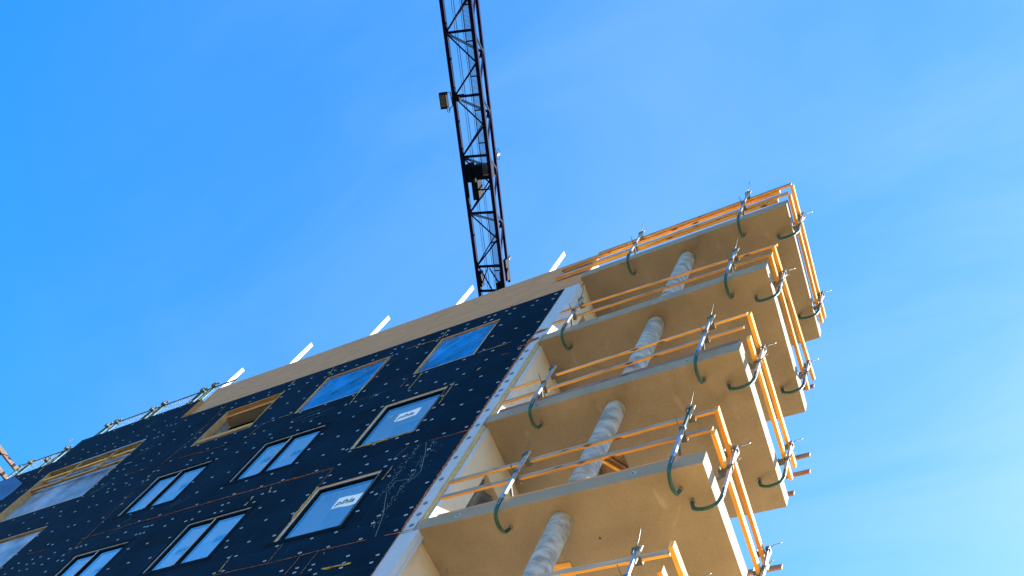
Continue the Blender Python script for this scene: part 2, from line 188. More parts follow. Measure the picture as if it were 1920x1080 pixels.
DISCS=[(-0.4,-9.62),(-0.38,-9.45),(-0.94,-9.58),(-0.95,-9.46),(-0.35,-8.87),(-0.97,-9.29),(-1.39,-9.59),(-0.36,-8.48),(-1.57,-9.44),(-0.96,-8.88),(-1.58,-9.31),(-0.35,-8.29),(-1.87,-9.42),(-0.94,-8.48),(-1.89,-9.3),(-1.55,-8.88),(-0.93,-8.29),(-2.2,-9.28),(-0.38,-7.6),(-1.62,-8.48),(-2.1,-8.86),(-2.08,-8.49),(-1.49,-7.96),(-2.8,-8.85),(-1.35,-7.54),(-0.9,-7.03),(-1.49,-7.43),(-2.79,-8.46),(-1.36,-7.0),(-3.67,-8.85),(-0.88,-6.39),(-3.85,-8.86),(-3.09,-8.07),(-0.35,-5.93),(-3.66,-8.45),(-1.35,-6.4),(-1.63,-6.59),(-3.83,-8.44),(-0.78,-5.93),(-1.52,-6.4),(-3.64,-8.06),(-1.65,-6.37),(-0.31,-5.45),(-3.08,-7.44),(-2.15,-6.57),(-1.32,-5.93),(-1.5,-5.93),(-0.8,-5.44),(-2.15,-6.3),(-2.55,-6.58),(-4.15,-8.05),(-1.89,-5.99),(-3.69,-7.41),(-3.1,-6.87),(-0.33,-4.94),(-2.91,-6.57),(-4.28,-7.82),(-1.5,-5.47),(-2.37,-5.94),(-0.85,-4.91),(-1.89,-5.55),(-2.92,-6.32),(-4.2,-7.47),(-1.34,-5.18),(-3.68,-6.82),(-3.13,-6.31),(-1.51,-5.11),(-0.32,-4.39),(-2.91,-5.97),(-2.39,-5.52),(-4.17,-6.86),(-1.34,-4.65),(-0.88,-4.36),(-1.52,-4.66),(-3.43,-5.95),(-2.92,-5.52),(-0.33,-3.86),(-4.16,-6.34),(-3.05,-5.39),(-4.52,-6.54),(-0.87,-3.84),(-4.31,-6.29),(-1.53,-4.21),(-3.18,-5.32),(-0.32,-3.5),(-4.72,-6.55),(-4.48,-6.29),(-4.22,-5.93),(-1.37,-3.87),(-4.71,-6.3),(-3.63,-5.32),(-1.52,-3.77),(-6.24,-7.7),(-0.36,-3.05),(-5.31,-6.54),(-4.73,-5.93),(-1.71,-3.64),(-3.21,-4.63),(-3.05,-4.49),(-1.39,-3.43),(-5.48,-6.54),(-4.25,-5.32),(-5.33,-6.26),(-1.05,-3.06),(-5.47,-6.28),(-0.39,-2.68),(-6.23,-7.07),(-3.67,-4.62),(-4.76,-5.49),(-6.83,-7.67),(-2.35,-3.64),(-2.02,-3.39),(-0.37,-2.47),(-5.42,-5.92),(-6.05,-6.54),(-1.68,-3.05),(-4.26,-4.82),(-1.05,-2.68),(-6.22,-6.54),(-3.06,-3.79),(-2.86,-3.65),(-6.06,-6.28),(-0.89,-2.45),(-3.23,-3.84),(-2.62,-3.39),(-6.83,-7.06),(-7.35,-7.7),(-5.42,-5.46),(-1.69,-2.65),(-1.34,-2.45),(-2.52,-3.05),(-0.35,-1.89),(-3.72,-3.83),(-4.27,-4.24),(-3.13,-3.37),(-6.81,-6.49),(-7.34,-7.07),(-2.83,-3.04),(-6.4,-5.9),(-0.85,-1.83),(-6.78,-6.26),(-6.06,-5.46),(-2.55,-2.65),(-3.77,-3.37),(-1.37,-1.83),(-2.84,-2.65),(-7.35,-6.53),(-0.38,-1.3),(-3.57,-3.03),(-7.47,-6.52),(-7.33,-6.28),(-3.1,-2.62),(-7.59,-6.51),(-4.31,-3.37),(-7.45,-6.28),(-0.86,-1.29),(-4.68,-3.62),(-7.55,-6.26),(-4.09,-3.02),(-1.37,-1.31),(-6.84,-5.3),(-3.57,-2.56),(-7.43,-5.88),(-0.37,-0.79),(-6.37,-4.74),(-4.34,-3.01),(-8.11,-6.51),(-5.26,-3.59),(-3.07,-1.94),(-0.84,-0.75),(-5.07,-3.32),(-0.38,-0.54),(-8.1,-6.26),(-4.11,-2.56),(-6.82,-4.74),(-4.35,-2.62),(-0.8,-0.54),(-1.35,-0.78),(-8.01,-5.89),(-5.05,-3.0),(-3.59,-1.9),(-5.61,-3.31),(-5.97,-3.57),(-1.32,-0.54),(-1.78,-0.76),(-3.08,-1.45),(-6.31,-3.81),(-1.93,-0.77),(-8.64,-6.24),(-8.01,-5.43),(-1.52,-0.51),(-4.11,-1.91),(-7.42,-4.67),(-5.1,-2.59),(-1.79,-0.51),(-5.77,-2.99),(-2.41,-0.75),(-1.94,-0.5),(-6.17,-3.32),(-8.66,-5.84),(-3.59,-1.4),(-6.81,-3.75),(-9.52,-6.78),(-9.75,-7.08),(-9.22,-6.32),(-3.06,-0.9),(-2.45,-0.51),(-2.88,-0.73),(-9.38,-6.32),(-4.08,-1.4),(-8.66,-5.41),(-3.05,-0.73),(-5.79,-2.57),(-9.73,-6.71),(-9.5,-6.33),(-6.84,-3.34),(-3.56,-0.88),(-2.91,-0.49),(-9.74,-6.52),(-7.38,-3.77),(-6.55,-2.98),(-3.07,-0.52),(-9.74,-6.29),(-3.58,-0.7),(-6.83,-2.97),(-6.17,-2.37),(-4.1,-0.85),(-9.25,-5.4),(-3.57,-0.51),(-10.25,-6.69),(-7.41,-3.35),(-7.08,-2.99),(-6.57,-2.52),(-10.23,-6.49),(-7.8,-3.55),(-9.54,-5.39),(-10.25,-6.27),(-4.33,-0.66),(-6.86,-2.52),(-6.7,-2.35),(-4.13,-0.47),(-7.82,-3.33),(-10.72,-6.71),(-4.33,-0.46),(-10.69,-6.52),(-6.18,-1.72),(-7.13,-2.47),(-10.27,-5.82),(-4.83,-0.68),(-9.75,-5.14),(-7.7,-2.93),(-8.43,-3.54),(-10.71,-6.27),(-11.0,-6.68),(-9.55,-4.68),(-10.98,-6.46),(-4.85,-0.44),(-8.47,-3.33),(-10.96,-6.29),(-5.29,-0.64),(-7.7,-2.52),(-6.71,-1.65),(-8.25,-2.93),(-6.15,-1.13),(-10.77,-5.81),(-10.25,-5.1),(-9.71,-4.36),(-5.69,-0.65),(-11.52,-6.65),(-11.47,-6.46),(-11.0,-5.72),(-5.98,-0.67),(-11.44,-6.28),(-5.72,-0.44),(-7.23,-1.61),(-8.28,-2.52),(-6.16,-0.71),(-6.7,-1.09),(-9.53,-3.71),(-10.74,-5.07),(-6.0,-0.45),(-10.22,-4.31),(-9.72,-3.68),(-6.18,-0.46),(-10.96,-5.06),(-9.51,-3.32),(-9.69,-3.48),(-11.55,-5.78),(-6.7,-0.67),(-7.24,-1.07),(-8.86,-2.5),(-9.69,-3.28),(-12.04,-6.27),(-9.4,-2.94),(-10.18,-3.65),(-6.72,-0.42),(-10.73,-4.27),(-7.23,-0.68),(-11.53,-5.05),(-12.05,-5.76),(-11.01,-4.25),(-7.24,-0.44),(-10.44,-3.47),(-9.4,-2.32),(-10.67,-3.65),(-7.4,-0.4),(-10.44,-3.25),(-10.91,-3.66),(-12.04,-5.05),(-9.37,-1.92),(-11.49,-4.26),(-10.39,-2.91),(-7.96,-0.56),(-11.06,-3.45),(-9.43,-1.62),(-8.04,-0.37),(-11.07,-3.25),(-10.41,-2.48),(-11.43,-3.63),(-8.53,-0.58),(-10.91,-2.92),(-12.02,-4.25),(-9.73,-1.58),(-12.28,-4.46),(-10.4,-2.16),(-8.55,-0.37),(-10.94,-2.46),(-11.98,-3.63),(-12.26,-3.97),(-9.13,-0.56),(-11.4,-2.86),(-9.39,-0.77),(-11.96,-3.45),(-11.63,-3.04),(-10.96,-2.13),(-9.15,-0.33),(-10.4,-1.49),(-11.4,-2.44),(-12.99,-4.43),(-11.96,-3.03),(-11.97,-2.88),(-11.63,-2.43),(-11.43,-2.11),(-12.96,-3.97),(-9.66,-0.27),(-10.92,-1.47),(-10.33,-0.88),(-11.52,-2.11),(-11.63,-2.09),(-11.98,-2.44),(-12.96,-3.52),(-13.69,-4.45),(-11.38,-1.47),(-11.99,-2.11),(-10.93,-0.84),(-10.34,-0.22),(-11.61,-1.43),(-13.7,-3.93),(-11.32,-0.82),(-11.98,-1.49),(-13.68,-3.53),(-11.51,-0.82),(-10.94,-0.25),(-11.62,-0.83),(-11.3,-0.25),(-11.49,-0.23),(-11.74,-0.46),(-14.53,-3.51),(-11.71,-0.14),(-12.2,-0.46),(-11.71,0.31),(-12.2,-0.11),(-12.87,-0.43),(-12.16,0.35),(-12.84,-0.1),(-11.73,1.08),(-13.46,-0.4),(-12.81,0.37),(-12.14,1.08),(-13.45,-0.06),(-13.91,-0.38),(-13.42,0.38),(-13.87,-0.03),(-12.82,1.1),(-14.22,-0.39),(-14.21,-0.02),(-14.05,0.37),(-13.42,1.11),(-14.87,-0.39),(-16.34,-2.14),(-16.52,-2.12),(-14.9,-0.01),(-16.12,-1.47),(-14.07,1.11),(-16.3,-1.47),(-15.5,-0.39),(-14.9,0.39),(-16.5,-1.46),(-15.47,-0.07),(-16.14,-0.75),(-14.84,1.15),(-15.52,0.42),(-16.48,-0.7),(-17.07,-1.4),(-16.09,-0.04),(-16.74,-0.52),(-16.3,0.41),(-17.33,-0.38),(-17.39,-0.13),(-17.86,-0.1)]
SEAMS=[('o',0.022,[(-7.85,-5.97),(-5.9,-5.99),(-4.34,-6.01),(-3.0,-6.05)]),('t',0.012,[(-8.9,-5.97),(-7.86,-5.95)]),('t',0.018,[(-9.73,-5.96),(-8.92,-5.98)]),('o',0.014,[(-11.52,-5.93),(-10.85,-6.0)]),('o',0.02,[(-9.13,-2.97),(-8.68,-2.99),(-8.24,-3.08)]),('t',0.012,[(-8.24,-3.08),(-7.62,-3.07)]),('t',0.014,[(-11.01,-2.89),(-10.14,-2.95)]),('t',0.016,[(-9.46,-1.77),(-9.66,-3.04)]),('t',0.014,[(-9.66,-3.04),(-9.57,-3.97)]),('t',0.014,[(-9.61,-4.17),(-9.53,-5.91),(-9.62,-6.49)]),('t',0.014,[(-9.53,-0.22),(-9.54,-1.03)]),('t',0.016,[(-3.81,-8.93),(-2.98,-8.95),(-2.37,-8.96),(-1.7,-8.94),(-1.17,-8.95),(-0.81,-8.95)]),('o',0.018,[(-0.5,-8.95),(-0.24,-8.98)]),('t',0.012,[(-1.03,-6.06),(-0.5,-6.09)]),('o',0.018,[(-0.5,-6.09),(-0.23,-6.09)]),('y',0.014,[(-3.93,-0.73),(-2.97,-0.85)]),('y',0.014,[(-1.46,-2.53),(-0.71,-2.55)]),('y',0.022,[(-2.96,-0.37),(-2.96,-0.8)]),('o',0.03,[(-1.45,-0.27),(-1.48,-0.43)]),('y',0.016,[(-1.54,-0.87),(-1.51,-2.58)]),('y',0.016,[(-4.22,-0.8),(-4.2,-1.63),(-4.25,-2.59),(-4.21,-3.09)]),('y',0.02,[(-6.17,-0.19),(-6.05,-0.7)]),('y',0.02,[(-7.36,-0.13),(-7.36,-0.4)]),('y',0.018,[(-2.66,-2.59),(-2.66,-2.87)]),('y',0.014,[(-2.66,-2.87),(-2.68,-3.32)]),('o',0.012,[(-2.98,-2.61),(-2.99,-3.06)]),('y',0.018,[(-1.46,-3.73),(-1.46,-4.55)]),('y',0.03,[(-2.89,-5.45),(-2.31,-5.49),(-1.57,-5.46)]),('t',0.014,[(-1.57,-3.81),(-1.57,-5.37)]),('y',0.03,[(-7.36,-0.67),(-7.38,-1.47),(-7.32,-2.46)]),('o',0.014,[(-6.94,-2.53),(-6.97,-3.03)]),('t',0.012,[(-6.55,-2.5),(-6.94,-2.56)]),('y',0.012,[(-6.03,-2.48),(-6.46,-2.47)]),('o',0.018,[(-9.48,-1.12),(-9.55,-1.73)]),('y',0.035,[(-2.98,-6.67),(-2.99,-7.63)]),('y',0.022,[(-1.45,-6.65),(-1.46,-7.09)]),('y',0.014,[(-3.78,-8.38),(-3.75,-8.86)]),('y',0.04,[(-1.32,-9.51),(-1.05,-9.53),(-0.79,-9.53)]),('t',0.012,[(-1.69,-8.95),(-1.71,-9.51)]),('t',0.012,[(-2.02,-8.98),(-2.05,-9.44)]),('t',0.012,[(-2.68,-8.42),(-2.68,-8.94)]),('t',0.012,[(-2.99,-6.06),(-2.99,-6.65)]),('t',0.01,[(-1.43,-6.04),(-1.57,-6.38)]),('y',0.035,[(-4.69,-6.3),(-4.67,-6.43)]),('y',0.03,[(-4.69,-6.49),(-4.69,-6.61)]),('y',0.02,[(-4.37,-6.1),(-4.32,-6.3)]),('y',0.03,[(-1.04,-3.4),(-1.08,-3.49)]),('y',0.03,[(-16.85,0.06),(-16.73,-0.37)]),('o',0.012,[(-2.37,-3.13),(-2.26,-3.12)]),('y',0.025,[(-1.54,-9.03),(-1.5,-9.08)]),('o',0.01,[(-0.74,-3.09),(-0.55,-3.11)]),('o',0.012,[(-17.33,1.91),(-17.35,1.69)]),('t',0.01,[(-0.18,-6.71),(-0.3,-6.95)])]
CHALK=[[(-1.19,-6.08),(-1.2,-7.61)],[(-0.87,-6.09),(-0.83,-7.34),(-0.89,-8.02),(-0.87,-8.61)],[(-1.05,-6.1),(-0.89,-6.51),(-0.7,-7.13),(-0.75,-7.33),(-1.11,-7.26),(-1.12,-7.6),(-0.83,-8.35),(-0.68,-8.94)]]
# ------------------------------------------------------------------ helpers
COL = sc.collection
class MB:
    "collects quads, boxes, tubes and discs, with a material per face, into ONE mesh"
    def __init__(s): s.v = []; s.f = []; s.m = []; s.sm = []; s.mats = []
    def mi(s, k):
        if k not in s.mats: s.mats.append(k)
        return s.mats.index(k)
    def face(s, pts, k, smooth=False):
        b = len(s.v); s.v += [tuple(p) for p in pts]; s.f.append(list(range(b, b+len(pts)))); s.m.append(s.mi(k)); s.sm.append(smooth)
    def hexa(s, p, k):
        "8 points: bottom ring 0-3, top ring 4-7"
        b = len(s.v); s.v += [tuple(q) for q in p]; i = s.mi(k)
        for f in ((3, 2, 1, 0), (4, 5, 6, 7), (0, 1, 5, 4), (1, 2, 6, 5), (2, 3, 7, 6), (3, 0, 4, 7)):
            s.f.append([b+q for q in f]); s.m.append(i); s.sm.append(False)
    def box(s, x0, x1, y0, y1, z0, z1, k):
        s.hexa([(x0, y0, z0), (x1, y0, z0), (x1, y1, z0), (x0, y1, z0), (x0, y0, z1), (x1, y0, z1), (x1, y1, z1), (x0, y1, z1)], k)
    def bar(s, a, b, wx, wz, k, up=(0, 0, 1)):
        "a straight bar of rectangular section from a to b"
        a, b = Vector(a), Vector(b); d = (b-a).normalized(); up = Vector(up)
        if abs(d.dot(up)) > .98: up = Vector((0, 1, 0))
        h = d.cross(up).normalized()*wx/2; v = h.cross(d).normalized()*wz/2
        s.hexa([a-h-v, a+h-v, b+h-v, b-h-v, a-h+v, a+h+v, b+h+v, b-h+v], k)
    def tube(s, pts, r, k, n=8, caps=True, smooth=True):
        pts = [Vector(p) for p in pts]; rr = r if isinstance(r, (list, tuple)) else [r]*len(pts); rings = []; i = s.mi(k); prev = None
        for j, p in enumerate(pts):
            d = (pts[min(j+1, len(pts)-1)]-pts[max(j-1, 0)]).normalized()
            if prev is None:
                prev = d.orthogonal().normalized()
            prev = (prev-d*prev.dot(d)).normalized(); q = d.cross(prev); b = len(s.v)
            for a in range(n):
                t = 2*math.pi*a/n; s.v.append(tuple(p+(prev*math.cos(t)+q*math.sin(t))*rr[j]))
            rings.append(b)
        for b0, b1 in zip(rings, rings[1:]):
            for a in range(n): s.f.append([b0+a, b0+(a+1) % n, b1+(a+1) % n, b1+a]); s.m.append(i); s.sm.append(smooth)
        if caps:
            s.f.append([rings[0]+a for a in range(n)][::-1]); s.f.append([rings[-1]+a for a in range(n)]); s.m += [i, i]; s.sm += [False, False]
    def build(s, name, parent=None, origin=(0, 0, 0), bevel=0):
        me = bpy.data.meshes.new(name); o = Vector(origin)
        me.from_pydata([tuple(Vector(v)-o) for v in s.v], [], s.f); me.update()
        for k in s.mats: me.materials.append(M[k])
        me.polygons.foreach_set('material_index', s.m); me.polygons.foreach_set('use_smooth', s.sm)
        ob = bpy.data.objects.new(name, me); COL.objects.link(ob); ob.location = o
        if parent is not None:
            ob.parent = parent; ob.location = o-Vector(parent.get('base', (0, 0, 0)))
        if bevel:
            md = ob.modifiers.new('bevel', 'BEVEL'); md.width = bevel; md.segments = 2; md.limit_method = 'ANGLE'
        return ob
def tag(o, label=None, cat=None, group=None, kind=None):
    if label: o['label'] = label
    if cat: o['category'] = cat
    if group: o['group'] = group
    if kind: o['kind'] = kind
    return o
def thing(name, label, cat, loc=(0, 0, 0), group=None, rz=0):
    o = bpy.data.objects.new(name, None); COL.objects.link(o); o.location = loc; o.rotation_euler = (0, 0, rz); o.empty_display_size = .2
    return tag(o, label, cat, group)
def copy_tree(o, parent=None):
    c = o.copy(); COL.objects.link(c); c.parent = parent
    for ch in o.children: copy_tree(ch, c)
    return c
Z = lambda z: z+Z0
L, D, T = 4.069, 2.554, .267
# ------------------------------------------------------------------ ground
g = MB(); N = 24
for i in range(N):
    for j in range(N):
        c = lambda a: ((a/N)*2-1)
        gx = [900*math.copysign(abs(c(a))**1.6, c(a)) for a in (i, i+1)]; gy = [900*math.copysign(abs(c(a))**1.6, c(a)) for a in (j, j+1)]
        g.face([(gx[0], gy[0], 0), (gx[1], gy[0], 0), (gx[1], gy[1], 0), (gx[0], gy[1], 0)], 'soil')
tag(g.build('ground'), kind='structure')
g = MB(); rnd = random.Random(4); ring = []
for i in range(48):
    a = 2*math.pi*i/48; rr = 9.8*(1+.12*math.sin(3*a+1)+.06*math.sin(7*a)); ring.append((8+rr*math.cos(a), 1.2+rr*math.sin(a), .004))
g.face(ring, 'sand'); tag(g.build('yard'), kind='structure')

# ------------------------------------------------------------------ the building
B = thing('apartment_building', 'unfinished apartment block with black insulated facade, unglazed openings and corner balconies', 'building')
# facade openings: x0, x1, z0, z1 (local heights)
XL, XR = -26., -.225
ROWS = {}
WIN = []     # glazed windows: x0,x1,z0,z1,double,wood,text
WIN += [(-2.985, -1.575, -5.43, -3.79, 0, 1, 'centre'), (-2.985, -1.64, -8.30, -6.69, 0, 1, 'edge')]
WIN += [(-6.02, -4.41, -5.28, -3.76, 1, 0, 'both'), (-9.19, -7.51, -5.31, -3.73, 1, 0, 'second'), (-6.03, -4.45, -8.24, -6.70, 1, 0, 'both'), (-9.19, -7.60, -8.24, -6.71, 1, 0, 'both')]
OPEN = [(-2.94, -1.525, -2.52, -.87), (-6.02, -4.275, -2.51, -.81), (-9.18, -7.35, -2.42, -.72), (-15.95, -12.065, -3.36, -.63), (-15.95, -12.12, -6.22, -4.60)]
for k in range(1, 5):                                               # storeys below the picture
    for (x0, x1) in ((-2.985, -1.6), (-6.03, -4.45), (-9.19, -7.6)):
        WIN.append((x0, x1, -8.30-2.95*k, -6.69-2.95*k, 1 if x0 < -4 else 0, 0, ''))
HOLES = [q[:4] for q in WIN]+OPEN
TOP_L, STEP_X = .19, -16.45
def ptop(x): return -.385-.0435*min(0, x+.2) if x > -11.4 else (1.16-.046*(x+11.4) if x > STEP_X else .19)
fm = MB()
xs = sorted(set([XL, STEP_X, -11.4, XR]+[q for h in HOLES for q in h[:2]])); zs = sorted(set([-Z0+.3, -.63, -.95]+[q for h in HOLES for q in h[2:4]]))
def inhole(x, z): return any(h[0]-1e-6 < x < h[1]+1e-6 and h[2]-1e-6 < z < h[3]+1e-6 for h in HOLES)
ztop = -.63
for x0, x1 in zip(xs, xs[1:]):
    for z0, z1 in zip(zs, zs[1:]):
        if not inhole((x0+x1)/2, (z0+z1)/2): fm.face([(x0, 0, Z(z0)), (x1, 0, Z(z0)), (x1, 0, Z(z1)), (x0, 0, Z(z1))], 'membrane')
    a, b = ptop(x0+1e-4), ptop(x1-1e-4); b = b if x1 < XR else -.385
    fm.face([(x0, 0, Z(ztop)), (x1, 0, Z(ztop)), (x1, 0, Z(b)), (x0, 0, Z(a))], 'membrane')
    fm.face([(x0, 0, Z(a)), (x1, 0, Z(b)), (x1, .085 if x0 >= -11.41 else .34, Z(b)), (x0, .085 if x0 >= -11.41 else .34, Z(a))], 'membrane')
fm.face([(-11.4, 0, Z(.10)), (-11.4, .085, Z(.10)), (-11.4, .085, Z(1.16)), (-11.4, 0, Z(1.16))], 'wood_z')      # cut edge beside the plywood
fm.face([(STEP_X, 0, Z(.19)), (STEP_X, .34, Z(.19)), (STEP_X, .34, Z(1.39)), (STEP_X, 0, Z(1.39))], 'membrane')
fm.face([(XR, 0, 0), (XR, .12, 0), (XR, .12, Z(-.385)), (XR, 0, Z(-.385))], 'foam_o')
facade = fm.build('facade_panel', B)
tag(facade, 'black membrane-faced insulation dotted with pale fixing discs')
# fixing discs: the hundred nearest as parts, the rest as one
def disc_bm(o, pts, k, r=.034, y=-.004, k2=None):
    for (x, z) in pts:
        rr = r*random.uniform(.9, 1.06); fz = .64 if k == 'disc' else 1
        ring = [(x+rr*math.cos(t*math.pi/6), y, Z(z)+fz*rr*math.sin(t*math.pi/6)) for t in range(12)]; ring2 = [(p[0], y+.0035, p[2]) for p in ring]
        o.face(ring, k)
        for a in range(12): o.face([ring[a], ring2[a], ring2[(a+1) % 12], ring[(a+1) % 12]], k)
        if k2: o.face([(x+.011*math.cos(t*math.pi/4), y-.0015, Z(z)+.011*math.sin(t*math.pi/4)) for t in range(8)], k2)
for (x, z) in DISCS[:100]:
    m_ = MB(); disc_bm(m_, [(x, z)], 'disc', k2='tape'); m_.build('fixing_disc', facade, (x, 0, Z(z)))
m_ = MB(); disc_bm(m_, DISCS[100:], 'disc', k2='tape')
rest = []                                                            # discs on the part of the wall below the picture
for i in range(60): rest.append((random.uniform(-9.5, -.5), random.uniform(-19, -10.6)))
disc_bm(m_, [p for p in rest if not inhole(*p)], 'disc'); tag(m_.build('fixing_disc', facade), kind='stuff')
# squeezed-out foam along the joints
def foam(poly, th, k, parent, lump=.5, y=-.004, n_per=22):
    if k != 'foam_o' or th < .03: th *= .72
    m_ = MB(); P = []
    for (a, b) in zip(poly, poly[1:]):
        n = max(2, int(math.dist(a, b)*n_per))
        P += [(a[0]+(b[0]-a[0])*i/n, a[1]+(b[1]-a[1])*i/n) for i in range(n)]
    P.append(poly[-1])
    pts = [(x+random.uniform(-1, 1)*th*.3, y-random.uniform(0, th*.3), Z(z)+random.uniform(-1, 1)*th*.45) for x, z in P]
    rr = [th*random.uniform(.35, 1)*(1 if random.random() > .12 else 1.7) if 0 < i < len(pts)-1 else th*.3 for i in range(len(pts))]
    m_.tube(pts, [q*.62 for q in rr], k, n=6)
    return m_.build('foam_seam', parent)
for c, th, poly in SEAMS: foam(poly, th, 'foam_'+c, facade)
foam([(XR+.005, -.6), (XR+.005, -2.7)], .014, 'foam_t', facade); foam([(XR+.005, -2.6), (XR, -5.6)], .031, 'foam_o', facade); foam([(XR, -5.6), (XR, -8.95)], .031, 'foam_o', facade); foam([(XR, -8.95), (XR, -11)], .02, 'foam_t', facade)
foam([(-.22, -2.55), (-.1, -2.53), (.05, -2.49)], .03, 'foam_o', facade, y=-.01); foam([(-.26, -2.93), (-.12, -2.86), (-.03, -2.84)], .045, 'foam_o', facade, y=-.012); foam([(-.42, -2.98), (-.3, -2.95), (-.24, -2.93)], .02, 'foam_o', facade)
foam([(-.3, -8.99), (-.1, -8.97), (-.02, -8.95)], .022, 'foam_o', facade, y=-.01)
# scratched chalk marks
m_ = MB()
def dash(x, z, l, a, wd):
    dx, dz = math.cos(a)*l/2, math.sin(a)*l/2; nx, nz = -math.sin(a)*wd/2, math.cos(a)*wd/2
    m_.face([(x-dx-nx, -.003, Z(z-dz-nz)), (x+dx-nx, -.003, Z(z+dz-nz)), (x+dx+nx, -.003, Z(z+dz+nz)), (x-dx+nx, -.003, Z(z-dz+nz))], 'chalk')
for pi, poly in enumerate(CHALK):
    for a, b in zip(poly, poly[1:]):
        n = max(3, int(math.dist(a, b)*(60 if pi < 2 else 26))); an = math.atan2(b[1]-a[1], b[0]-a[0])
        for i in range(n):
            t = i/n; x = a[0]+(b[0]-a[0])*t; z = a[1]+(b[1]-a[1])*t
            if pi == 2: dash(x, z, math.dist(a, b)/n*1.05, an+random.uniform(-.1, .1), .005)
            else:
                s_ = .035 if random.random() < .8 else .16
                x += random.gauss(0, s_); z += random.gauss(0, .03)
                if x < XR-.03: dash(x, z, random.uniform(.012, .04), an+random.uniform(-.9, .9), random.uniform(.004, .008))
for x0, z0, x1, z1 in ((-6.2, -3.1, -4.4, -2.9), (-8.9, -6.1, -8.2, -5.7), (-11.6, -1.9, -10.9, -1.2), (-13.2, .2, -12.6, .8), (-11.9, -3.6, -11.2, -2.9), (-7.4, -5.7, -7.0, -5.1), (-4.0, -3.1, -3.3, -3.0)):
    for q in range(3): dash((x0+x1)/2+random.uniform(-.2, .2), (z0+z1)/2+random.uniform(-.2, .2), math.dist((x0, z0), (x1, z1))*random.uniform(.3, .7), math.atan2(z1-z0, x1-x0)+random.uniform(-.06, .06), .004)
# fix: faint scuffs share the chalk
tag(m_.build('chalk_marks', facade), kind='stuff')

# plywood parapet board with vertical joints
pm = MB()
def plytop(x): return 1.53-.031*x
for x0, x1 in ((-13.2, -8.8), (-8.8, -6.36), (-6.36, -3.92), (-3.92, -1.48), (-1.48, 0.03)):
    g_ = .003
    y0 = .088
    pm.hexa([(x0+g_, y0, Z(-.9)), (x1-g_, y0, Z(-.9)), (x1-g_, y0+.03, Z(-.9)), (x0+g_, y0+.03, Z(-.9)), (x0+g_, y0, Z(plytop(x0))), (x1-g_, y0, Z(plytop(x1))), (x1-g_, y0+.03, Z(plytop(x1))), (x0+g_, y0+.03, Z(plytop(x0)))], 'ply')
pm.v = [(max(v[0], -11.42+.0*v[2]) if v[0] < -11 else v[0], v[1], v[2]) for v in pm.v]
for x0 in (-11.3, -8.8, -6.36, -3.92, -1.48):
    for dx in (.06, .62, 1.22, 1.83, 2.38):
        for q in range(5):
            x = x0+dx+random.uniform(-.02, .02); z = .2+q*.32-.03*x+random.uniform(-.03, .03)
            if x < -.02 and z < plytop(x)-.05: pm.face([(x+.011*math.cos(t*1.047), y0-.0012, Z(z)+.011*math.sin(t*1.047)) for t in range(6)], 'ply_dark')
tag(pm.build('parapet_board', B), 'bare plywood parapet band above the black insulation')
# structure behind the skin
wm = MB()
wm.box(-11.4, 0.0, .125, .34, Z(-.9), Z(1.2), 'wall'); wm.box(XL, -11.42, .345, .5, Z(-.5), Z(.1), 'wall')
for k in range(0, 7):                                                # floors of the block, unseen back wall left out so light fills the rooms
    wm.box(XL+.31, -.21, .44, 7.0, Z(-3*k-3), Z(-3*k-3+.25), 'wall')
for i in range(9): wm.box(XL+.31+i*3.1, XL+.61+i*3.1, 6.4, 6.7, 0, Z(-.02), 'wall')
wm.box(-.2, .03, D+.01, 7.0, 0, Z(.0), 'render')
wm.box(XL, XL+.3, .01, 3.58, 0, Z(0), 'wall')
wm.build('wall', B)
rm = MB(); rm.box(XL, -.01, .52, 7.0, Z(.003), Z(.10), 'wall'); rm.build('roof', B)
# end wall behind the balconies, a door opening per storey, closed with smoky film
em = MB()
for k in range(1, 8):
    zb, zt = -3*k+T, -3*(k-1)
    if zb < -Z0: zb = -Z0
    dz = zb+2.08
    em.box(-.2, .03, .14, .52, Z(zb), Z(zt), 'render'); em.box(-.2, .03, .52, 1.5, Z(dz), Z(zt), 'render'); em.box(-.2, .03, 1.5, D, Z(zb), Z(zt), 'render')
ew = em.build('end_wall', B); tag(ew, 'cream end wall behind the balconies')
for k in range(1, 7):
    zb = -3*k+T; fmb = MB(); n = 10
    for i in range(n):
        for j in range(8):
            P = lambda a, b: (-.10+.05*math.sin(a*1.9+b*.35+k), .523+(1.497-.523)*a/n, Z(zb+.01+2.06*b/8))
            fmb.face([P(i, j), P(i+1, j), P(i+1, j+1), P(i, j+1)], 'smoke', True)
    fmb.build('plastic_sheet', ew)
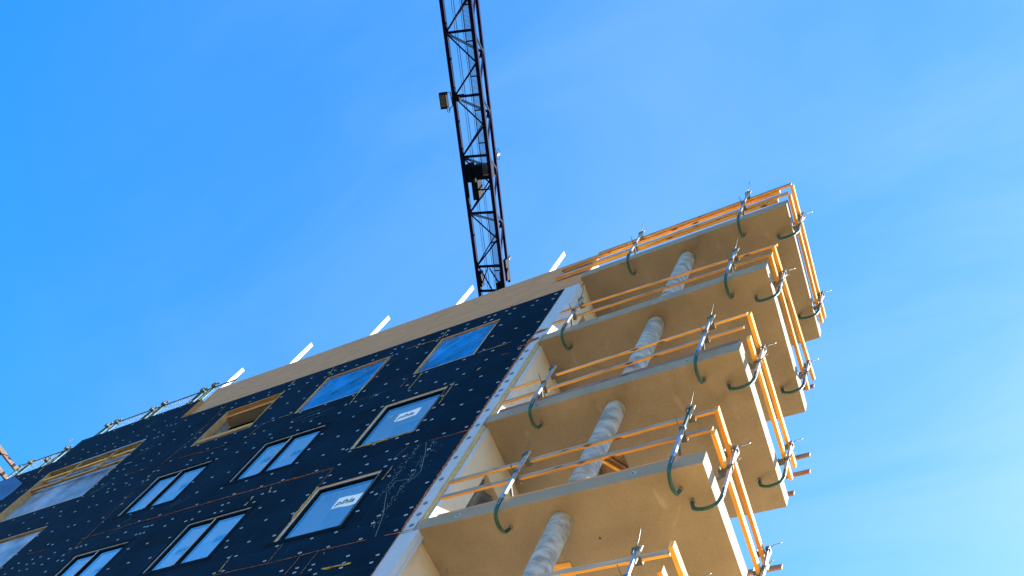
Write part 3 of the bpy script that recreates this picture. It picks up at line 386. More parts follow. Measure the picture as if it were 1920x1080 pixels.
# corner boards at the end of the facade
for k in range(1, 8):
    zb, zt = max(-3*k+T, -Z0), -3*(k-1)-.002
    cm = MB()
    if k in (2, 3):
        cm.box(XR+.002, -.03, -.002, .12, Z(zt-2.99 if 0 else zb-T-.02), Z(zt-.02), 'board_w')
        cm.box(-.028, .0, .035, .075, Z(zb), Z(zt), 'wool'); cm.box(-.026, .032, .077, .138, Z(zb), Z(zt), 'board_w')
    else:
        zt2 = zt if k > 1 else -.385
        cm.box(XR+.002, .095, -.002, .138, Z(zb+.003), Z(zt2-.003), 'board_w')
        cm.box(XR+.002, -.005, -.002, .12, Z(zb-T-.02 if k < 7 else zb), Z(zb), 'board_w')
        cm.box(.012, .10, .10, .139, Z(zb), Z(zt2-.002), 'board_w')
    cs = cm.build('corner_board', B)
    if k == 2: dl = [(-.125, -3.3), (-.125, -3.62), (-.125, -4.19), (-.115, -4.48), (-.115, -4.81), (-.125, -5.0), (-.12, -5.5), (-.115, -6.0)]
    elif k == 3: dl = [(-.12, -6.4), (-.12, -7.0), (-.12, -7.62), (-.115, -8.27), (-.1, -8.56), (-.098, -8.84)]
    else: dl = []
    for p in dl:
        m_ = MB(); disc_bm(m_, [p], 'disc_d', r=.042, y=-.0065); m_.build('fixing_disc', cs, (p[0], 0, Z(p[1])))
# balcony slabs
def slab(k):
    zb = -3*(k-1); b = MB(); hole = {3: (1.46, 1.96, 1.05, 1.55), 4: (1.55, 1.97, .95, 1.3)}.get(k)
    X = [0, L]; Y = [0, D]
    if hole: X = [0, hole[0], hole[1], L]; Y = [0, hole[2], hole[3], D]
    idx = {}
    def vv(x, y, z):
        key = (x, y, z)
        if key not in idx: idx[key] = len(b.v); b.v.append((x, y, Z(z)))
        return idx[key]
    def q(*p, k_='concrete'): b.f.append([vv(*a) for a in p]); b.m.append(b.mi(k_)); b.sm.append(False)
    for x0, x1 in zip(X, X[1:]):
        for y0, y1 in zip(Y, Y[1:]):
            if hole and x0 == hole[0] and y0 == hole[2]: continue
            q((x0, y0, zb), (x0, y1, zb), (x1, y1, zb), (x1, y0, zb)); q((x0, y0, zb+T), (x1, y0, zb+T), (x1, y1, zb+T), (x0, y1, zb+T), k_='floor')
        q((x0, 0, zb), (x1, 0, zb), (x1, 0, zb+T), (x0, 0, zb+T)); q((x0, D, zb+T), (x1, D, zb+T), (x1, D, zb), (x0, D, zb))
    for y0, y1 in zip(Y, Y[1:]):
        q((L, y0, zb), (L, y1, zb), (L, y1, zb+T), (L, y0, zb+T)); q((0, y0, zb+T), (0, y1, zb+T), (0, y1, zb), (0, y0, zb))
    if hole:
        x0, x1, y0, y1 = hole
        q((x0, y0, zb), (x0, y0, zb+T), (x0, y1, zb+T), (x0, y1, zb)); q((x1, y0, zb), (x1, y1, zb), (x1, y1, zb+T), (x1, y0, zb+T))
        q((x0, y0, zb), (x1, y0, zb), (x1, y0, zb+T), (x0, y0, zb+T)); q((x0, y1, zb), (x0, y1, zb+T), (x1, y1, zb+T), (x1, y1, zb))
    o = b.build('balcony_slab', B, bevel=.008)
    if hole:
        x0, x1, y0, y1 = hole; h = MB()
        if k == 3:
            h.box(x0+.004, x1-.004, y0+.004, y1-.004, Z(zb+.10), Z(zb+.12), 'ply_dark'); h.bar((x0+.06, y0+.02, Z(zb+.075)), (x1-.06, y1-.05, Z(zb+.075)), .05, .045, 'wood_x'); h.bar((x0+.2, y0+.02, Z(zb+.085)), (x1-.03, y1-.15, Z(zb+.085)), .03, .03, 'ply_dark')
        else: h.box(x0+.004, x1-.004, y0+.004, y1-.004, Z(zb+.008), Z(zb+.03), 'wood_x')
        h.build('hatch_board', o)
    holes = {4: [(3.17, -8.86), (.66, -8.86)], 3: [(3.3, -5.87), (.9, -5.9)], 2: [(.95, -2.86)]}.get(k, [])
    for (x, z) in holes:
        h = MB(); ring = lambda r, y: [(x+r*math.cos(t*math.pi/5), y, Z(z)+r*math.sin(t*math.pi/5)) for t in range(10)]
        h.face(ring(.05 if k == 4 else .03, -.0015), 'column'); h.face(ring(.018, -.003), 'dark'); h.build('tie_hole', o)
    for (x, y) in {3: [(2.0, 1.35), (3.4, 2.2)], 2: [(3.5, 2.05), (1.6, 1.9)], 4: [(2.5, .7), (3.1, 1.1)]}.get(k, []):
        h = MB(); h.face([(x+.016*math.cos(t*math.pi/5), y-.016*math.sin(t*math.pi/5), Z(zb)-.002) for t in range(10)], 'dark'); h.build('tie_hole', o)
    return o
for k in range(1, 8):
    o = slab(k); tag(o, 'concrete balcony slab with tan underside')
for k in range(1, 8):
    zb, zt = max(-3*k+T, -Z0), -3*(k-1)
    c = MB(); c.tube([(2.11, .35, Z(zb+(zt-zb)*i/8)) for i in range(9)], .152, 'column', n=40, caps=False); c.build('column', B)
# ------------------------------------------------------------------ windows
def text_faces(txt, x, y, z, size, mb, k, shear=.25, italic=0):
    cu = bpy.data.curves.new('notice', 'FONT'); cu.body = txt; cu.size = size; cu.resolution_u = 2; cu.shear = italic; cu.offset = size*.022
    ob = bpy.data.objects.new('notice', cu); COL.objects.link(ob); dg = bpy.context.evaluated_depsgraph_get(); me = ob.evaluated_get(dg).to_mesh()
    vs = [v.co.copy() for v in me.vertices]
    for p in me.polygons: mb.face([(x+vs[i].x, y, z+vs[i].y+vs[i].x*shear) for i in p.vertices], k)
    bpy.data.objects.remove(ob); bpy.data.curves.remove(cu)
def window(x0, x1, z0, z1, dbl, wood, txt):
    b = MB(); fw = .042; yg = .044
    if wood:                                                        # foamed timber packing round the frame
        s_ = .035; b.box(x0, x0+s_, .004, .12, Z(z0), Z(z1), 'reveal'); b.box(x0+s_, x1, .004, .12, Z(z1-s_), Z(z1), 'reveal'); b.box(x1-.012, x1, .004, .12, Z(z0), Z(z1-s_), 'reveal')
        X0, X1, Z0_, Z1 = x0+s_+.001, x1-.013, z0, z1-s_-.001
    else: X0, X1, Z0_, Z1 = x0, x1, z0, z1
    t = .018
    b.box(X0, X0+t, .012, .12, Z(Z0_), Z(Z1), 'flash'); b.box(X0+t, X1-t, .012, .12, Z(Z1-t), Z(Z1), 'flash'); b.box(X1-t, X1, .012, .12, Z(Z0_), Z(Z1), 'flash'); b.box(X0+t, X1-t, .012, .12, Z(Z0_), Z(Z0_+t), 'flash')
    a0, a1, c0, c1 = X0+t+.001, X1-t-.001, Z0_+t+.001, Z1-t-.001
    y0, y1 = .018, .11
    b.box(a0, a0+fw, y0, y1, Z(c0), Z(c1), 'frame'); b.box(a1-fw, a1, y0, y1, Z(c0), Z(c1), 'frame'); b.box(a0+fw, a1-fw, y0, y1, Z(c1-fw), Z(c1), 'frame'); b.box(a0+fw, a1-fw, y0, y1, Z(c0), Z(c0+fw), 'frame')
    # a stepped inner sash
    panes = [(a0+fw, a1-fw)]
    if dbl:
        xm = (a0+a1)/2-.06; b.box(xm-.035, xm+.035, y0-.004, y1, Z(c0+fw), Z(c1-fw), 'frame'); b.box(xm-.006, xm+.006, y0-.012, y0-.004, Z(c0+fw), Z(c1-fw), 'flash'); panes = [(a0+fw, xm-.035), (xm+.035, a1-fw)]
    for p0, p1 in panes:
        e = .012
        b.box(p0, p0+e, .03, yg+.01, Z(c0+fw), Z(c1-fw), 'frame'); b.box(p1-e, p1, .03, yg+.01, Z(c0+fw), Z(c1-fw), 'frame'); b.box(p0+e, p1-e, .03, yg+.01, Z(c1-fw-e), Z(c1-fw), 'frame'); b.box(p0+e, p1-e, .03, yg+.01, Z(c0+fw), Z(c0+fw+e), 'frame')
    # black sealing membrane lapped on the wall around the opening
    ov = .10
    if not wood: b.box(x0-ov*.6, x0-.001, -.003, .0025, Z(z0-.02), Z(z1+.04), 'tape'); b.box(x0-ov*.4, x1+ov*1.3, -.0045, .002, Z(z1+.001), Z(z1+ov*.8), 'tape')
    if not (wood and z0 > -6):
        b.box(x1+.001, x1+ov*1.1, -.003, .0025, Z(z0-.02), Z(z1), 'tape'); b.box(x0-ov*1.3, x1+ov*1.2, -.0045, .002, Z(z0-ov*1.05), Z(z0-.001), 'tape')
    # lining and the room behind
    b.face([(X0, .121, Z(Z0_)), (X0, .42, Z(Z0_)), (X0, .42, Z(Z1)), (X0, .121, Z(Z1))], 'int_w'); b.face([(X1, .121, Z(Z0_)), (X1, .121, Z(Z1)), (X1, .42, Z(Z1)), (X1, .42, Z(Z0_))], 'int_w')
    b.face([(X0, .121, Z(Z1)), (X0, .42, Z(Z1)), (X1, .42, Z(Z1)), (X1, .121, Z(Z1))], 'int_w'); b.face([(X0, .121, Z(Z0_)), (X1, .121, Z(Z0_)), (X1, .42, Z(Z0_)), (X0, .42, Z(Z0_))], 'int_w')
    r0, r1, rz0, rz1, ry = X0-.5, X1+.5, Z0_-.5, Z1+.25, 3.4
    for f in ([(r0, .42, rz0), (r0, ry, rz0), (r0, ry, rz1), (r0, .42, rz1)], [(r1, .42, rz0), (r1, .42, rz1), (r1, ry, rz1), (r1, ry, rz0)],
              [(r0, .42, rz1), (r0, ry, rz1), (r1, ry, rz1), (r1, .42, rz1)], [(r0, .42, rz0), (r1, .42, rz0), (r1, ry, rz0), (r0, ry, rz0)],
              [(r0, .42, Z1), (r0, .42, rz1), (r1, .42, rz1), (r1, .42, Z1)], [(r0, .42, rz0), (r0, .42, Z0_), (r1, .42, Z0_), (r1, .42, rz0)], [(r0, .42, Z0_), (r0, .42, Z1), (X0, .42, Z1), (X0, .42, Z0_)], [(X1, .42, Z0_), (X1, .42, Z1), (r1, .42, Z1), (r1, .42, Z0_)]):
        b.face([(p[0], p[1], Z(p[2])) for p in f], 'int_r')
    o = b.build('window', B)
    for p0, p1 in panes:
        g_ = MB(); g_.face([(p0+.013, yg, Z(c0+fw+.013)), (p1-.013, yg, Z(c0+fw+.013)), (p1-.013, yg, Z(c1-fw-.013)), (p0+.013, yg, Z(c1-fw-.013))], 'glass_sun' if dbl else 'glass'); g_.build('pane', o)
    def notice(xa, za, xb, zb_, size, tx, clip):
        yn = yg+(.012 if dbl else -.003); n_ = MB(); k = 8; tl = random.uniform(-.03, .05)
        for i in range(k):
            u0_, u1_ = i/k, (i+1)/k; wv = lambda u: .016*math.sin(u*7+za*5)+tl*u
            n_.face([(xa+(xb-xa)*u0_, yn, Z(za+wv(u0_))), (xa+(xb-xa)*u1_, yn, Z(za+wv(u1_))), (xa+(xb-xa)*u1_, yn, Z(zb_+.7*wv(u1_))), (xa+(xb-xa)*u0_, yn, Z(zb_+.7*wv(u0_)))], 'paper')
        text_faces(tx, xa+.04, yn-.0015, Z(za+.09), size, n_, 'ink', shear=tl*2, italic=.15)
        n_.build('notice', o)
    if txt == 'centre':
        notice(-2.42, -4.66, -1.94, -4.35, .185, 'pihla', 0)
        s_ = MB(); s_.face([(-2.60+.035*math.cos(t*.7854), yg-.004, Z(-4.33)+.045*math.sin(t*.7854)) for t in range(8)], 'wool'); s_.build('sticker', o)
    elif txt == 'edge': notice(-2.26, -7.56, -1.745, -7.24, .20, 'pihla', 0)
    elif txt in ('both', 'second'):
        for i, (p0, p1) in enumerate(panes):
            if txt == 'both' or i: dz_ = random.uniform(-.08, .1); wd_ = random.uniform(.30, .40); notice(p1-wd_, c0+.52+dz_, p1-.03, c0+.78+dz_, .15, 'pihla'[:3 + (wd_ > .36)], 0)
    return o
for q in WIN: window(*q)
from mathutils import noise
# ------------------------------------------------------------------ openings without a window
def lining(b, x0, x1, z0, z1, dep, k='reveal', side=.03):
    b.box(x0+.001, x0+side, .003, dep, Z(z0), Z(z1), k); b.box(x1-side, x1-.001, .003, dep, Z(z0), Z(z1), k); b.box(x0+side, x1-side, .004, dep, Z(z1-side), Z(z1-.001), k); b.box(x0+side, x1-side, .004, dep, Z(z0+.001), Z(z0+side), k)
def crumple(x0, x1, z0, z1, y, amp, k, parent, nx=28, nz=28, seed=0):
    b = MB()
    def P(i, j):
        u, v = i/nx, j/nz; ed = min(1, 7*min(u, v, 1-u, 1-v)); X, Zz = (x1-x0)*u, (z1-z0)*v
        t = math.atan2(Zz+.3, X+.4); r = math.hypot(X, Zz)
        h = 1.1*noise.noise((t*9+seed, r*.7, seed*1.7)) + .9*noise.noise(((X*.8-Zz)*2.2, (X+Zz)*.6, seed+5)) + .8*noise.noise((X*.9, Zz*.9, seed*3.1))
        return (x0+X, y+amp*1.5*h*ed, Z(z0+Zz))
    for i in range(nx):
        for j in range(nz): b.face([P(i, j), P(i+1, j), P(i+1, j+1), P(i, j+1)], k, True)
    return b.build('plastic_sheet', parent)
for n_, (x0, x1, z0, z1) in enumerate(OPEN[:2]):
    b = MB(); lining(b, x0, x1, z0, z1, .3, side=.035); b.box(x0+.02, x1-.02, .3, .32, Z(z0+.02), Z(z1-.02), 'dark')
    o = tag(b.build('window_opening', B), 'opening closed with bright blue plastic film'); crumple(x0+.036, x1-.036, z0+.036, z1-.036, .035, .02, 'blue', o, 44, 44, seed=n_+3)
x0, x1, z0, z1 = OPEN[2]
b = MB(); lining(b, x0, x1, z0, z1, .14, side=.03)
b.box(x0+.09, x1-.035, .006, .05, Z(z0+.12), Z(z0+.27), 'wood_x')                       # sill batten
for f in ([(x0, .14, z0), (x0, .33, z0), (x0, .33, z1), (x0, .14, z1)], [(x0, .14, z1-.02), (x0, .33, z1-.02), (x1, .33, z1-.02), (x1, .14, z1-.02)], [(x1, .14, z0), (x1, .14, z1), (x1, .33, z1), (x1, .33, z0)]): b.face([(p[0], p[1], Z(p[2])) for p in f], 'column')
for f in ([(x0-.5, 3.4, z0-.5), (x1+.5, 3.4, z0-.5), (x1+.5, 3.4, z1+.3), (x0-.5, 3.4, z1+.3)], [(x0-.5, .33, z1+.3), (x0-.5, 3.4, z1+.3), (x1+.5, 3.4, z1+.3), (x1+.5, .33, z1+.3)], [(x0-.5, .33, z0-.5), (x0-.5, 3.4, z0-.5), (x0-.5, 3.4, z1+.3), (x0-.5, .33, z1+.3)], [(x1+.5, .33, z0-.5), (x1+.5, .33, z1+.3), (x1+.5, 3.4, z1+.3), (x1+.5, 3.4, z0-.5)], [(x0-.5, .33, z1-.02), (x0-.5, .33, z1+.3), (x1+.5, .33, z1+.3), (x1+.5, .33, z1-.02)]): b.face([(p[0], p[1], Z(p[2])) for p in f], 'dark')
tag(b.build('window_opening', B), 'open hole with timber lining and dark room behind')
x0, x1, z0, z1 = OPEN[3]
b = MB(); lining(b, x0, x1, z0, z1, .16, side=.04); b.box(x0+.02, x1-.02, .30, .32, Z(z0+.02), Z(z1-.02), 'int_r')
o = tag(b.build('window_opening', B), 'wide opening with timber rails over milky film')
crumple(x0+.041, x1-.041, z0+.041, z1-.041, .15, .012, 'clear', o, 40, 30, 9)
for z_ in (-1.0, -1.52):
    m_ = MB(); m_.bar((x0+.05, .062, Z(z_)), (x1-.045, .062, Z(z_)), .05, .09, 'wood_x'); m_.build('timber_rail', o, (x0, .06, Z(z_)))
for x_ in (-14.55, -13.12):
    m_ = MB(); m_.bar((x_, .018, Z(-1.58)), (x_, .018, Z(-.66)), .055, .03, 'wood_z', (0, 1, 0)); m_.build('batten', o)
x0, x1, z0, z1 = OPEN[4]
b = MB(); lining(b, x0, x1, z0, z1, .16, side=.035); b.box(x0+.02, x1-.02, .30, .32, Z(z0+.02), Z(z1-.02), 'int_r')
o = tag(b.build('window_opening', B), 'opening below the timber rails closed with milky film'); crumple(x0+.036, x1-.036, z0+.036, z1-.036, .06, .012, 'clear', o, 40, 24, 12)

# ------------------------------------------------------------------ hook clamp posts of the edge protection
WHICH = {1: 'top balcony', 2: 'second balcony from top', 3: 'third balcony from top', 4: 'fourth balcony from top', 5: 'lowest balcony'}
def make_post(zu, zl, green):
    "outward is -y, origin at the lower edge of the slab; zu and zl are the undersides of the two boards"
    t = thing('guard_post', 'x', 'guard post')
    yo = -.105
    p = MB(); top = zu+.10
    p.bar((0, yo, -.06), (0, yo, zl+.12), .042, .042, 'galv', (0, 1, 0)); p.bar((0, yo, zl+.10), (0, yo, top+.02), .034, .034, 'galv' if green < .8 else 'green', (0, 1, 0))
    p.bar((0, yo, zl+.06), (0, yo, zl+.13), .052, .052, 'galv', (0, 1, 0)); p.build('pole', t)
    h = MB()                                                        # J hook under the slab
    pts = [(0, yo, .10), (0, yo, -.02), (0, yo+.01, -.12)]
    for i in range(9):
        a = math.pi*(1.0+i/8*.86); pts.append((0, .075+.165*math.cos(a)+.0, -.13+.13*math.sin(a)))
    pts.append((0, .262, -.055))
    h.tube(pts, [.027]*4+[.025]*(len(pts)-4), 'green', n=8)
    h.bar((0, .262, -.055), (0, .262, -.002), .05, .05, 'galv', (1, 0, 0)); h.build('hook', t)
    f = MB(); f.bar((0, yo+.01, T+.20), (0, .09, T+.05), .03, .03, 'dark_steel', (1, 0, 0)); f.bar((0, .09, T+.06), (0, .09, T+.002), .06, .06, 'dark_steel', (1, 0, 0)); f.build('foot', t)
    for zz, big in ((zu, 1), (zl, 0)):
        c = MB(); s_ = .045 if big else .036
        c.box(-s_, s_, yo+.022, .03, zz-.014, zz-.004, 'dark_steel'); c.box(-s_, s_, .018, .028, zz-.003, zz+.09, 'dark_steel')
        c.box(-s_*.9, -s_*.9+.01, yo-.028, yo+.02, zz+.01, zz+.085, 'dark_steel'); c.box(s_*.9-.01, s_*.9, yo-.028, yo+.02, zz+.01, zz+.085, 'dark_steel'); c.box(-s_*.9, s_*.9, yo-.036, yo-.030, zz+.05, zz+.09, 'dark_steel')
        c.build('board_clamp', t)
        wdg = MB(); s2 = -1 if big else 1
        if big:
            wdg.hexa([(.03, yo-.01, zz-.19), (.05, yo-.01, zz-.19), (.05, yo+.0, zz-.19), (.03, yo, zz-.19), (.02, yo-.03, zz+.1), (.075, yo-.03, zz+.1), (.075, yo-.015, zz+.1), (.02, yo-.015, zz+.1)], 'wedge')
        else: wdg.hexa([(.02, yo-.01, zz-.10), (.035, yo-.01, zz-.10), (.035, yo, zz-.10), (.02, yo, zz-.10), (.015, yo-.02, zz+.06), (.045, yo-.02, zz+.06), (.045, yo-.01, zz+.06), (.015, yo-.01, zz+.06)], 'wedge')
        wdg.build('wedge', t)
        pn = MB()
        if big: pn.tube([(.0, yo-.03, zz+.10), (.02, yo-.06, zz+.17), (.05, yo-.13, zz+.24), (.052, yo-.15, zz+.262)], .0065, 'dark_steel', n=5)
        else: pn.tube([(-.02, yo-.0, zz+.02), (-.05, yo-.09, zz+.10), (-.06, yo-.14, zz+.135)], .006, 'dark_steel', n=5)
        pn.build('pin', t)
    return t
POSTS = {1: dict(f=[1.08, 3.24], s=[.47, 2.0], zu=(1.06, 1.12), zl=(.50, .55), szu=.66, szl=.10),
         2: dict(f=[.56, 3.465], s=[.40, 2.02], zu=(1.13, .88), zl=(.62, .47), szu=.66, szl=.25),
         3: dict(f=[.91, 3.5], s=[.42, 2.0], zu=(1.06, 1.14), zl=(.58, .66), szu=.82, szl=.36),
         4: dict(f=[1.40, 3.72], s=[.45, 1.97], zu=(1.14, 1.20), zl=(.68, .70), szu=.96, szl=.53),
         5: dict(f=[1.30, 3.70], s=[.35, 1.95], zu=(1.13, 1.13), zl=(.64, .64), szu=1.05, szl=.55)}
SIDE_X = .016
for k, d in POSTS.items():
    zb = -3*(k-1)
    for i, x in enumerate(d['f']):
        t = make_post(d['zu'][i], d['zl'][i], 1 if k in (4,) and i else .5)
        t.location = (x, 0, Z(zb)); tag(t, 'hook clamp post on front edge of the %s, %s one' % (WHICH[k], ('left', 'right')[i]), group='hook clamp posts gripping the balcony slabs')
    for i, y in enumerate(d['s']):
        t = make_post(d['szu'], d['szl'], .5)
        t.location = (L, y, Z(zb)); t.rotation_euler = (0, 0, math.pi/2); tag(t, 'hook clamp post on sunlit short side of the %s, %s one' % (WHICH[k], ('front', 'back')[i]), group='hook clamp posts gripping the balcony slabs')
# ------------------------------------------------------------------ timber guard boards
def board_x(xa, xb, za, zb_, y, lean, label, k='wood_x', h=.095, d=.034):
    "za, zb_: height of the upper edge at both ends"
    o = MB(); n = 6; nx = 12; rnd = random.Random(label); cr = [rnd.uniform(-.003, .003) for _ in range(nx+1)]
    prev = None
    for i in range(nx):
        p = []
        for j in (i, i+1):
            u = j/nx; x = xa+(xb-xa)*u; zt = za+(zb_-za)*u+cr[j]
            p.append([(x, y, zt-h), (x, y+d, zt-h), (x, y+d+lean, zt), (x, y+lean, zt)])
        for a in range(4):
            q = (a+1) % 4; o.face([p[0][a], p[1][a], p[1][q], p[0][q]][::-1], 'wood_skylit' if a == 3 and k == 'wood_x' else k)
        if i == 0: o.face(p[0][::-1][::-1], k)
        if i == nx-1: o.face(p[1][::-1], k)
    c = Vector(((xa+xb)/2, y, (za+zb_)/2)); ob = o.build('guard_board', None, c, bevel=0); ob.location.z += Z0
    return tag(ob, label, 'guard board', 'timber guard boards along the balcony edges')
def board_y(ya, yb, za, zb_, x, label, k='wood_y', h=.105, d=.052):
    o = MB(); nx = 8
    for i in range(nx):
        p = []
        for j in (i, i+1):
            u = j/nx; y = ya+(yb-ya)*u; zt = za+(zb_-za)*u; p.append([(x, y, zt-h), (x+d, y, zt-h), (x+d, y, zt), (x, y, zt)])
        for a in range(4):
            q = (a+1) % 4; o.face([p[0][a], p[0][q], p[1][q], p[1][a]][::-1], k)
        if i == 0: o.face(p[0], k)
        if i == nx-1: o.face(p[1][::-1], k)
    c = Vector((x, (ya+yb)/2, (za+zb_)/2)); ob = o.build('guard_board', None, c); ob.location.z += Z0
    return tag(ob, label, 'guard board', 'timber guard boards along the balcony edges')
yb_ = -.034
board_x(.11, 4.05, 1.185, 1.155, yb_, 0, 'upper front board of the doubled rail on the top balcony, reaching the right corner', 'wood_x', h=.10)
board_x(.12, 4.045, .645, .655, yb_, 0, 'lower front board of the doubled rail on the top balcony, reaching the right corner', 'wood_x', h=.095)
board_x(-.74, 3.83, 1.13, 1.115, .003, 0, 'upper back board of the doubled rail on the top balcony, overhanging the plywood left', 'wood_x', h=.085, d=.05)
board_x(-.77, 3.86, .70, .57, .003, 0, 'lower back board of the doubled rail on the top balcony, overhanging the plywood left', 'wood_x', h=.085, d=.048)
board_x(.12, 4.15, -1.755, -2.07, yb_, .018, 'upper orange board along the front of the second balcony from top')
board_x(.09, 4.115, -2.275, -2.44, yb_, .012, 'lower orange board along the front of the second balcony from top')
board_x(.11, 4.02, -4.87, -4.725, yb_, .02, 'upper orange board along the front of the third balcony from top')
board_x(.13, 4.04, -5.37, -5.21, yb_, .012, 'lower rough barked board along the front of the third balcony from top')
board_x(.12, 4.03, -7.785, -7.695, yb_, .006, 'upper orange board along the front of the fourth balcony from top')
board_x(.16, 4.07, -8.21, -8.19, yb_, .004, 'lower orange board along the front of the fourth balcony from top')
board_x(.12, 4.05, -10.76, -10.775, yb_, 0, 'upper orange board along the front of the lowest balcony in view')
board_x(.12, 3.99, -11.25, -11.27, yb_, 0, 'lower orange board along the front of the lowest balcony in view')
board_x(.16, 4.035, -5.625, -5.625, .004, 0, 'thin brown edge board lying on the slab of the third balcony', 'wood_old', h=.105)
board_x(.27, 3.9, -8.69, -8.69, .004, 0, 'flat pale batten lying on the slab edge of the fourth balcony', 'ply', h=.04)
xs_ = 4.088
for k, (ua, ub, y0, y1, la, lb, y2, y3) in {1: (.80, .78, -.08, 2.47, .32, .36, -.06, 2.39), 2: (-2.22, -1.80, -.05, 2.52, -2.62, -2.50, -.06, 2.36), 3: (-5.03, -4.95, -.11, 2.45, -5.44, -5.40, .06, 2.40), 4: (-7.93, -8.02, -.15, 2.20, -8.34, -8.40, -.05, 1.98), 5: (-10.83, -10.9, -.15, 2.2, -11.33, -11.35, -.2, 2.2)}.items():
    board_y(y0, y1, ua, ub, xs_, 'upper orange board along the sunlit short side of the %s' % WHICH[k]); board_y(y2, y3, la, lb, xs_, 'lower orange board along the sunlit short side of the %s' % WHICH[k])
# ends of the boards along the back edge, sticking out past the corner
for (xa, xb, z, lab, k) in ((2.2, 4.27, -4.44, 'upper brown board with its end sticking out at the back of the third balcony', 'wood_old'), (2.2, 4.32, -4.98, 'lower brown board with its end sticking out at the back of the third balcony', 'wood_old'),
                            (2.3, 4.13, -5.54, 'short brown board low at the back corner of the third balcony', 'wood_old'), (2.2, 4.16, -7.48, 'upper brown board with its end sticking out at the back of the fourth balcony', 'wood_old'), (2.2, 4.12, -1.95, 'brown board end at the back corner of the second balcony', 'wood_old')):
    board_x(xa, xb, z, z, 2.56, 0, lab, k)

# ------------------------------------------------------------------ white props standing behind the parapet
for i, (x, y, zt, wd) in enumerate(((-1.37, .17, 3.12, .10), (-3.84, .17, 3.14, .10), (-6.40, .17, 3.24, .10), (-9.06, .17, 3.42, .10), (-11.62, .17, 3.48, .10))):
    m_ = MB(); m_.hexa([(x-.022, y, Z(.12)), (x+.022, y, Z(.12)), (x+.022, y+wd*.9, Z(.12)), (x-.022, y+wd*.9, Z(.12)), (x-.03, y, Z(zt)), (x+.014, y, Z(zt)), (x+.014, y+wd*.9, Z(zt)), (x-.03, y+wd*.9, Z(zt))], 'white')
    o = m_.build('timber_prop', None, (x, y, Z(.12)))
    tag(o, 'white timber post rising above the plywood parapet, %s' % ('first one, nearest the orange balcony boards', 'second from the right, beside the crane jib', 'third from the right', 'fourth from the right', 'leftmost, beside the green mesh guards')[i], 'timber post', 'white timber posts behind the parapet')
# ------------------------------------------------------------------ green mesh guards on the left parapet
def mesh_guard(xa, xb, za, zb_, h, label):
    y = .12; t = thing('mesh_guard', label, 'mesh guard', (xa, y, Z(za-h)), 'green steel mesh guards on the parapet'); t['base'] = (xa, y, Z(za-h))
    m_ = MB(); m_.tube([(xa, y, Z(za)), (xb, y, Z(zb_))], .02, 'greend', n=6); m_.tube([(xa, y, Z(za-h)), (xb, y, Z(zb_-h))], .014, 'greenm', n=6); m_.tube([(xa+.02, y, Z(za-h)), (xa+.02, y, Z(za))], .014, 'greenm', n=6); m_.tube([(xb-.02, y, Z(zb_-h)), (xb-.02, y, Z(zb_))], .014, 'greenm', n=6)
    m_.build('frame', t)
    m_ = MB(); n = int((xb-xa)/.13)
    for i in range(1, n):
        x = xa+(xb-xa)*i/n; z_ = za+(zb_-za)*i/n; m_.tube([(x, y, Z(z_-h)), (x, y, Z(z_))], .0022, 'wire', n=4, caps=False)
    for j in range(1, 7): m_.tube([(xa, y, Z(za-h*j/7)), (xb, y, Z(zb_-h*j/7))], .0022, 'wire', n=4, caps=False)
    m_.build('wire_mesh', t)
mesh_guard(-16.35, -14.02, 2.40, 2.36, 1.02, 'green mesh guard above the black parapet, nearest the step in the roofline')
mesh_guard(-14.0, -12.02, 2.36, 2.32, 1.02, 'green mesh guard in the middle of the three on the black parapet')
mesh_guard(-12.0, -10.95, 2.32, 2.30, 1.02, 'green mesh guard ending at the leftmost white post')
mesh_guard(-19.5, -17.0, 1.50, 1.40, 1.02, 'green mesh guard on the lower roof left of the step')
def roof_post(x, zt, zb_, y, label, brace=1):
    t = thing('guard_post', label, 'guard post', (x, y, Z(zb_)), 'green guard posts on the parapet'); t['base'] = (x, y, Z(zb_))
    m_ = MB(); m_.tube([(x, y, Z(zb_)), (x, y, Z(zt))], .024, 'greenm', n=7); m_.build('pole', t)
    m_ = MB(); m_.box(x-.07, x+.07, y-.06, y+.04, Z(zt-.09), Z(zt+.0), 'greenm'); m_.box(x-.02, x+.10, y-.10, y-.058, Z(zt-.12), Z(zt-.02), 'dark_steel'); m_.bar((x-.12, y-.04, Z(zt-.03)), (x+.14, y-.04, Z(zt+.03)), .03, .03, 'dark_steel'); m_.build('board_clamp', t)
    for dx in (-.05, .06):
        m_ = MB(); m_.tube([(x+dx, y-.03, Z(zt)), (x+dx-.01, y-.05, Z(zt+.17))], .012, 'dark_steel', n=5); m_.build('pin', t)
    if brace:
        m_ = MB(); m_.bar((x-.02, y-.02, Z(zt-.15)), (x-.75, y+.1, Z(zb_+.02)), .045, .03, 'greenm'); m_.build('brace', t)
for (x, zt, zb_, lab, br) in ((-16.2, 2.32, 1.36, 'green clamp post at the step in the roofline', 1), (-15.84, 2.38, 1.36, 'second green clamp post right of the roofline step', 0), (-14.22, 2.26, 1.28, 'green clamp post with brace midway along the black parapet', 1), (-13.87, 2.42, 1.28, 'plain green clamp post midway along the black parapet', 0), (-12.23, 2.31, 1.2, 'green clamp post with brace left of the plywood band', 1), (-11.85, 2.40, 1.2, 'green clamp post beside the leftmost white timber post', 0),
                              (-17.25, 1.47, .2, 'green clamp post on the lower roof just left of the step', 1), (-19.45, 1.30, .2, 'green clamp post on the lower roof beside the blue tarpaulin', 0), (-18.9, 1.40, .2, 'green clamp post on the lower roof right of the two brown boards', 1), (-17.75, 1.02, .2, 'low green clamp post on the lower roof in front of the mesh', 0)):
    roof_post(x, zt, zb_, .12, lab, br)
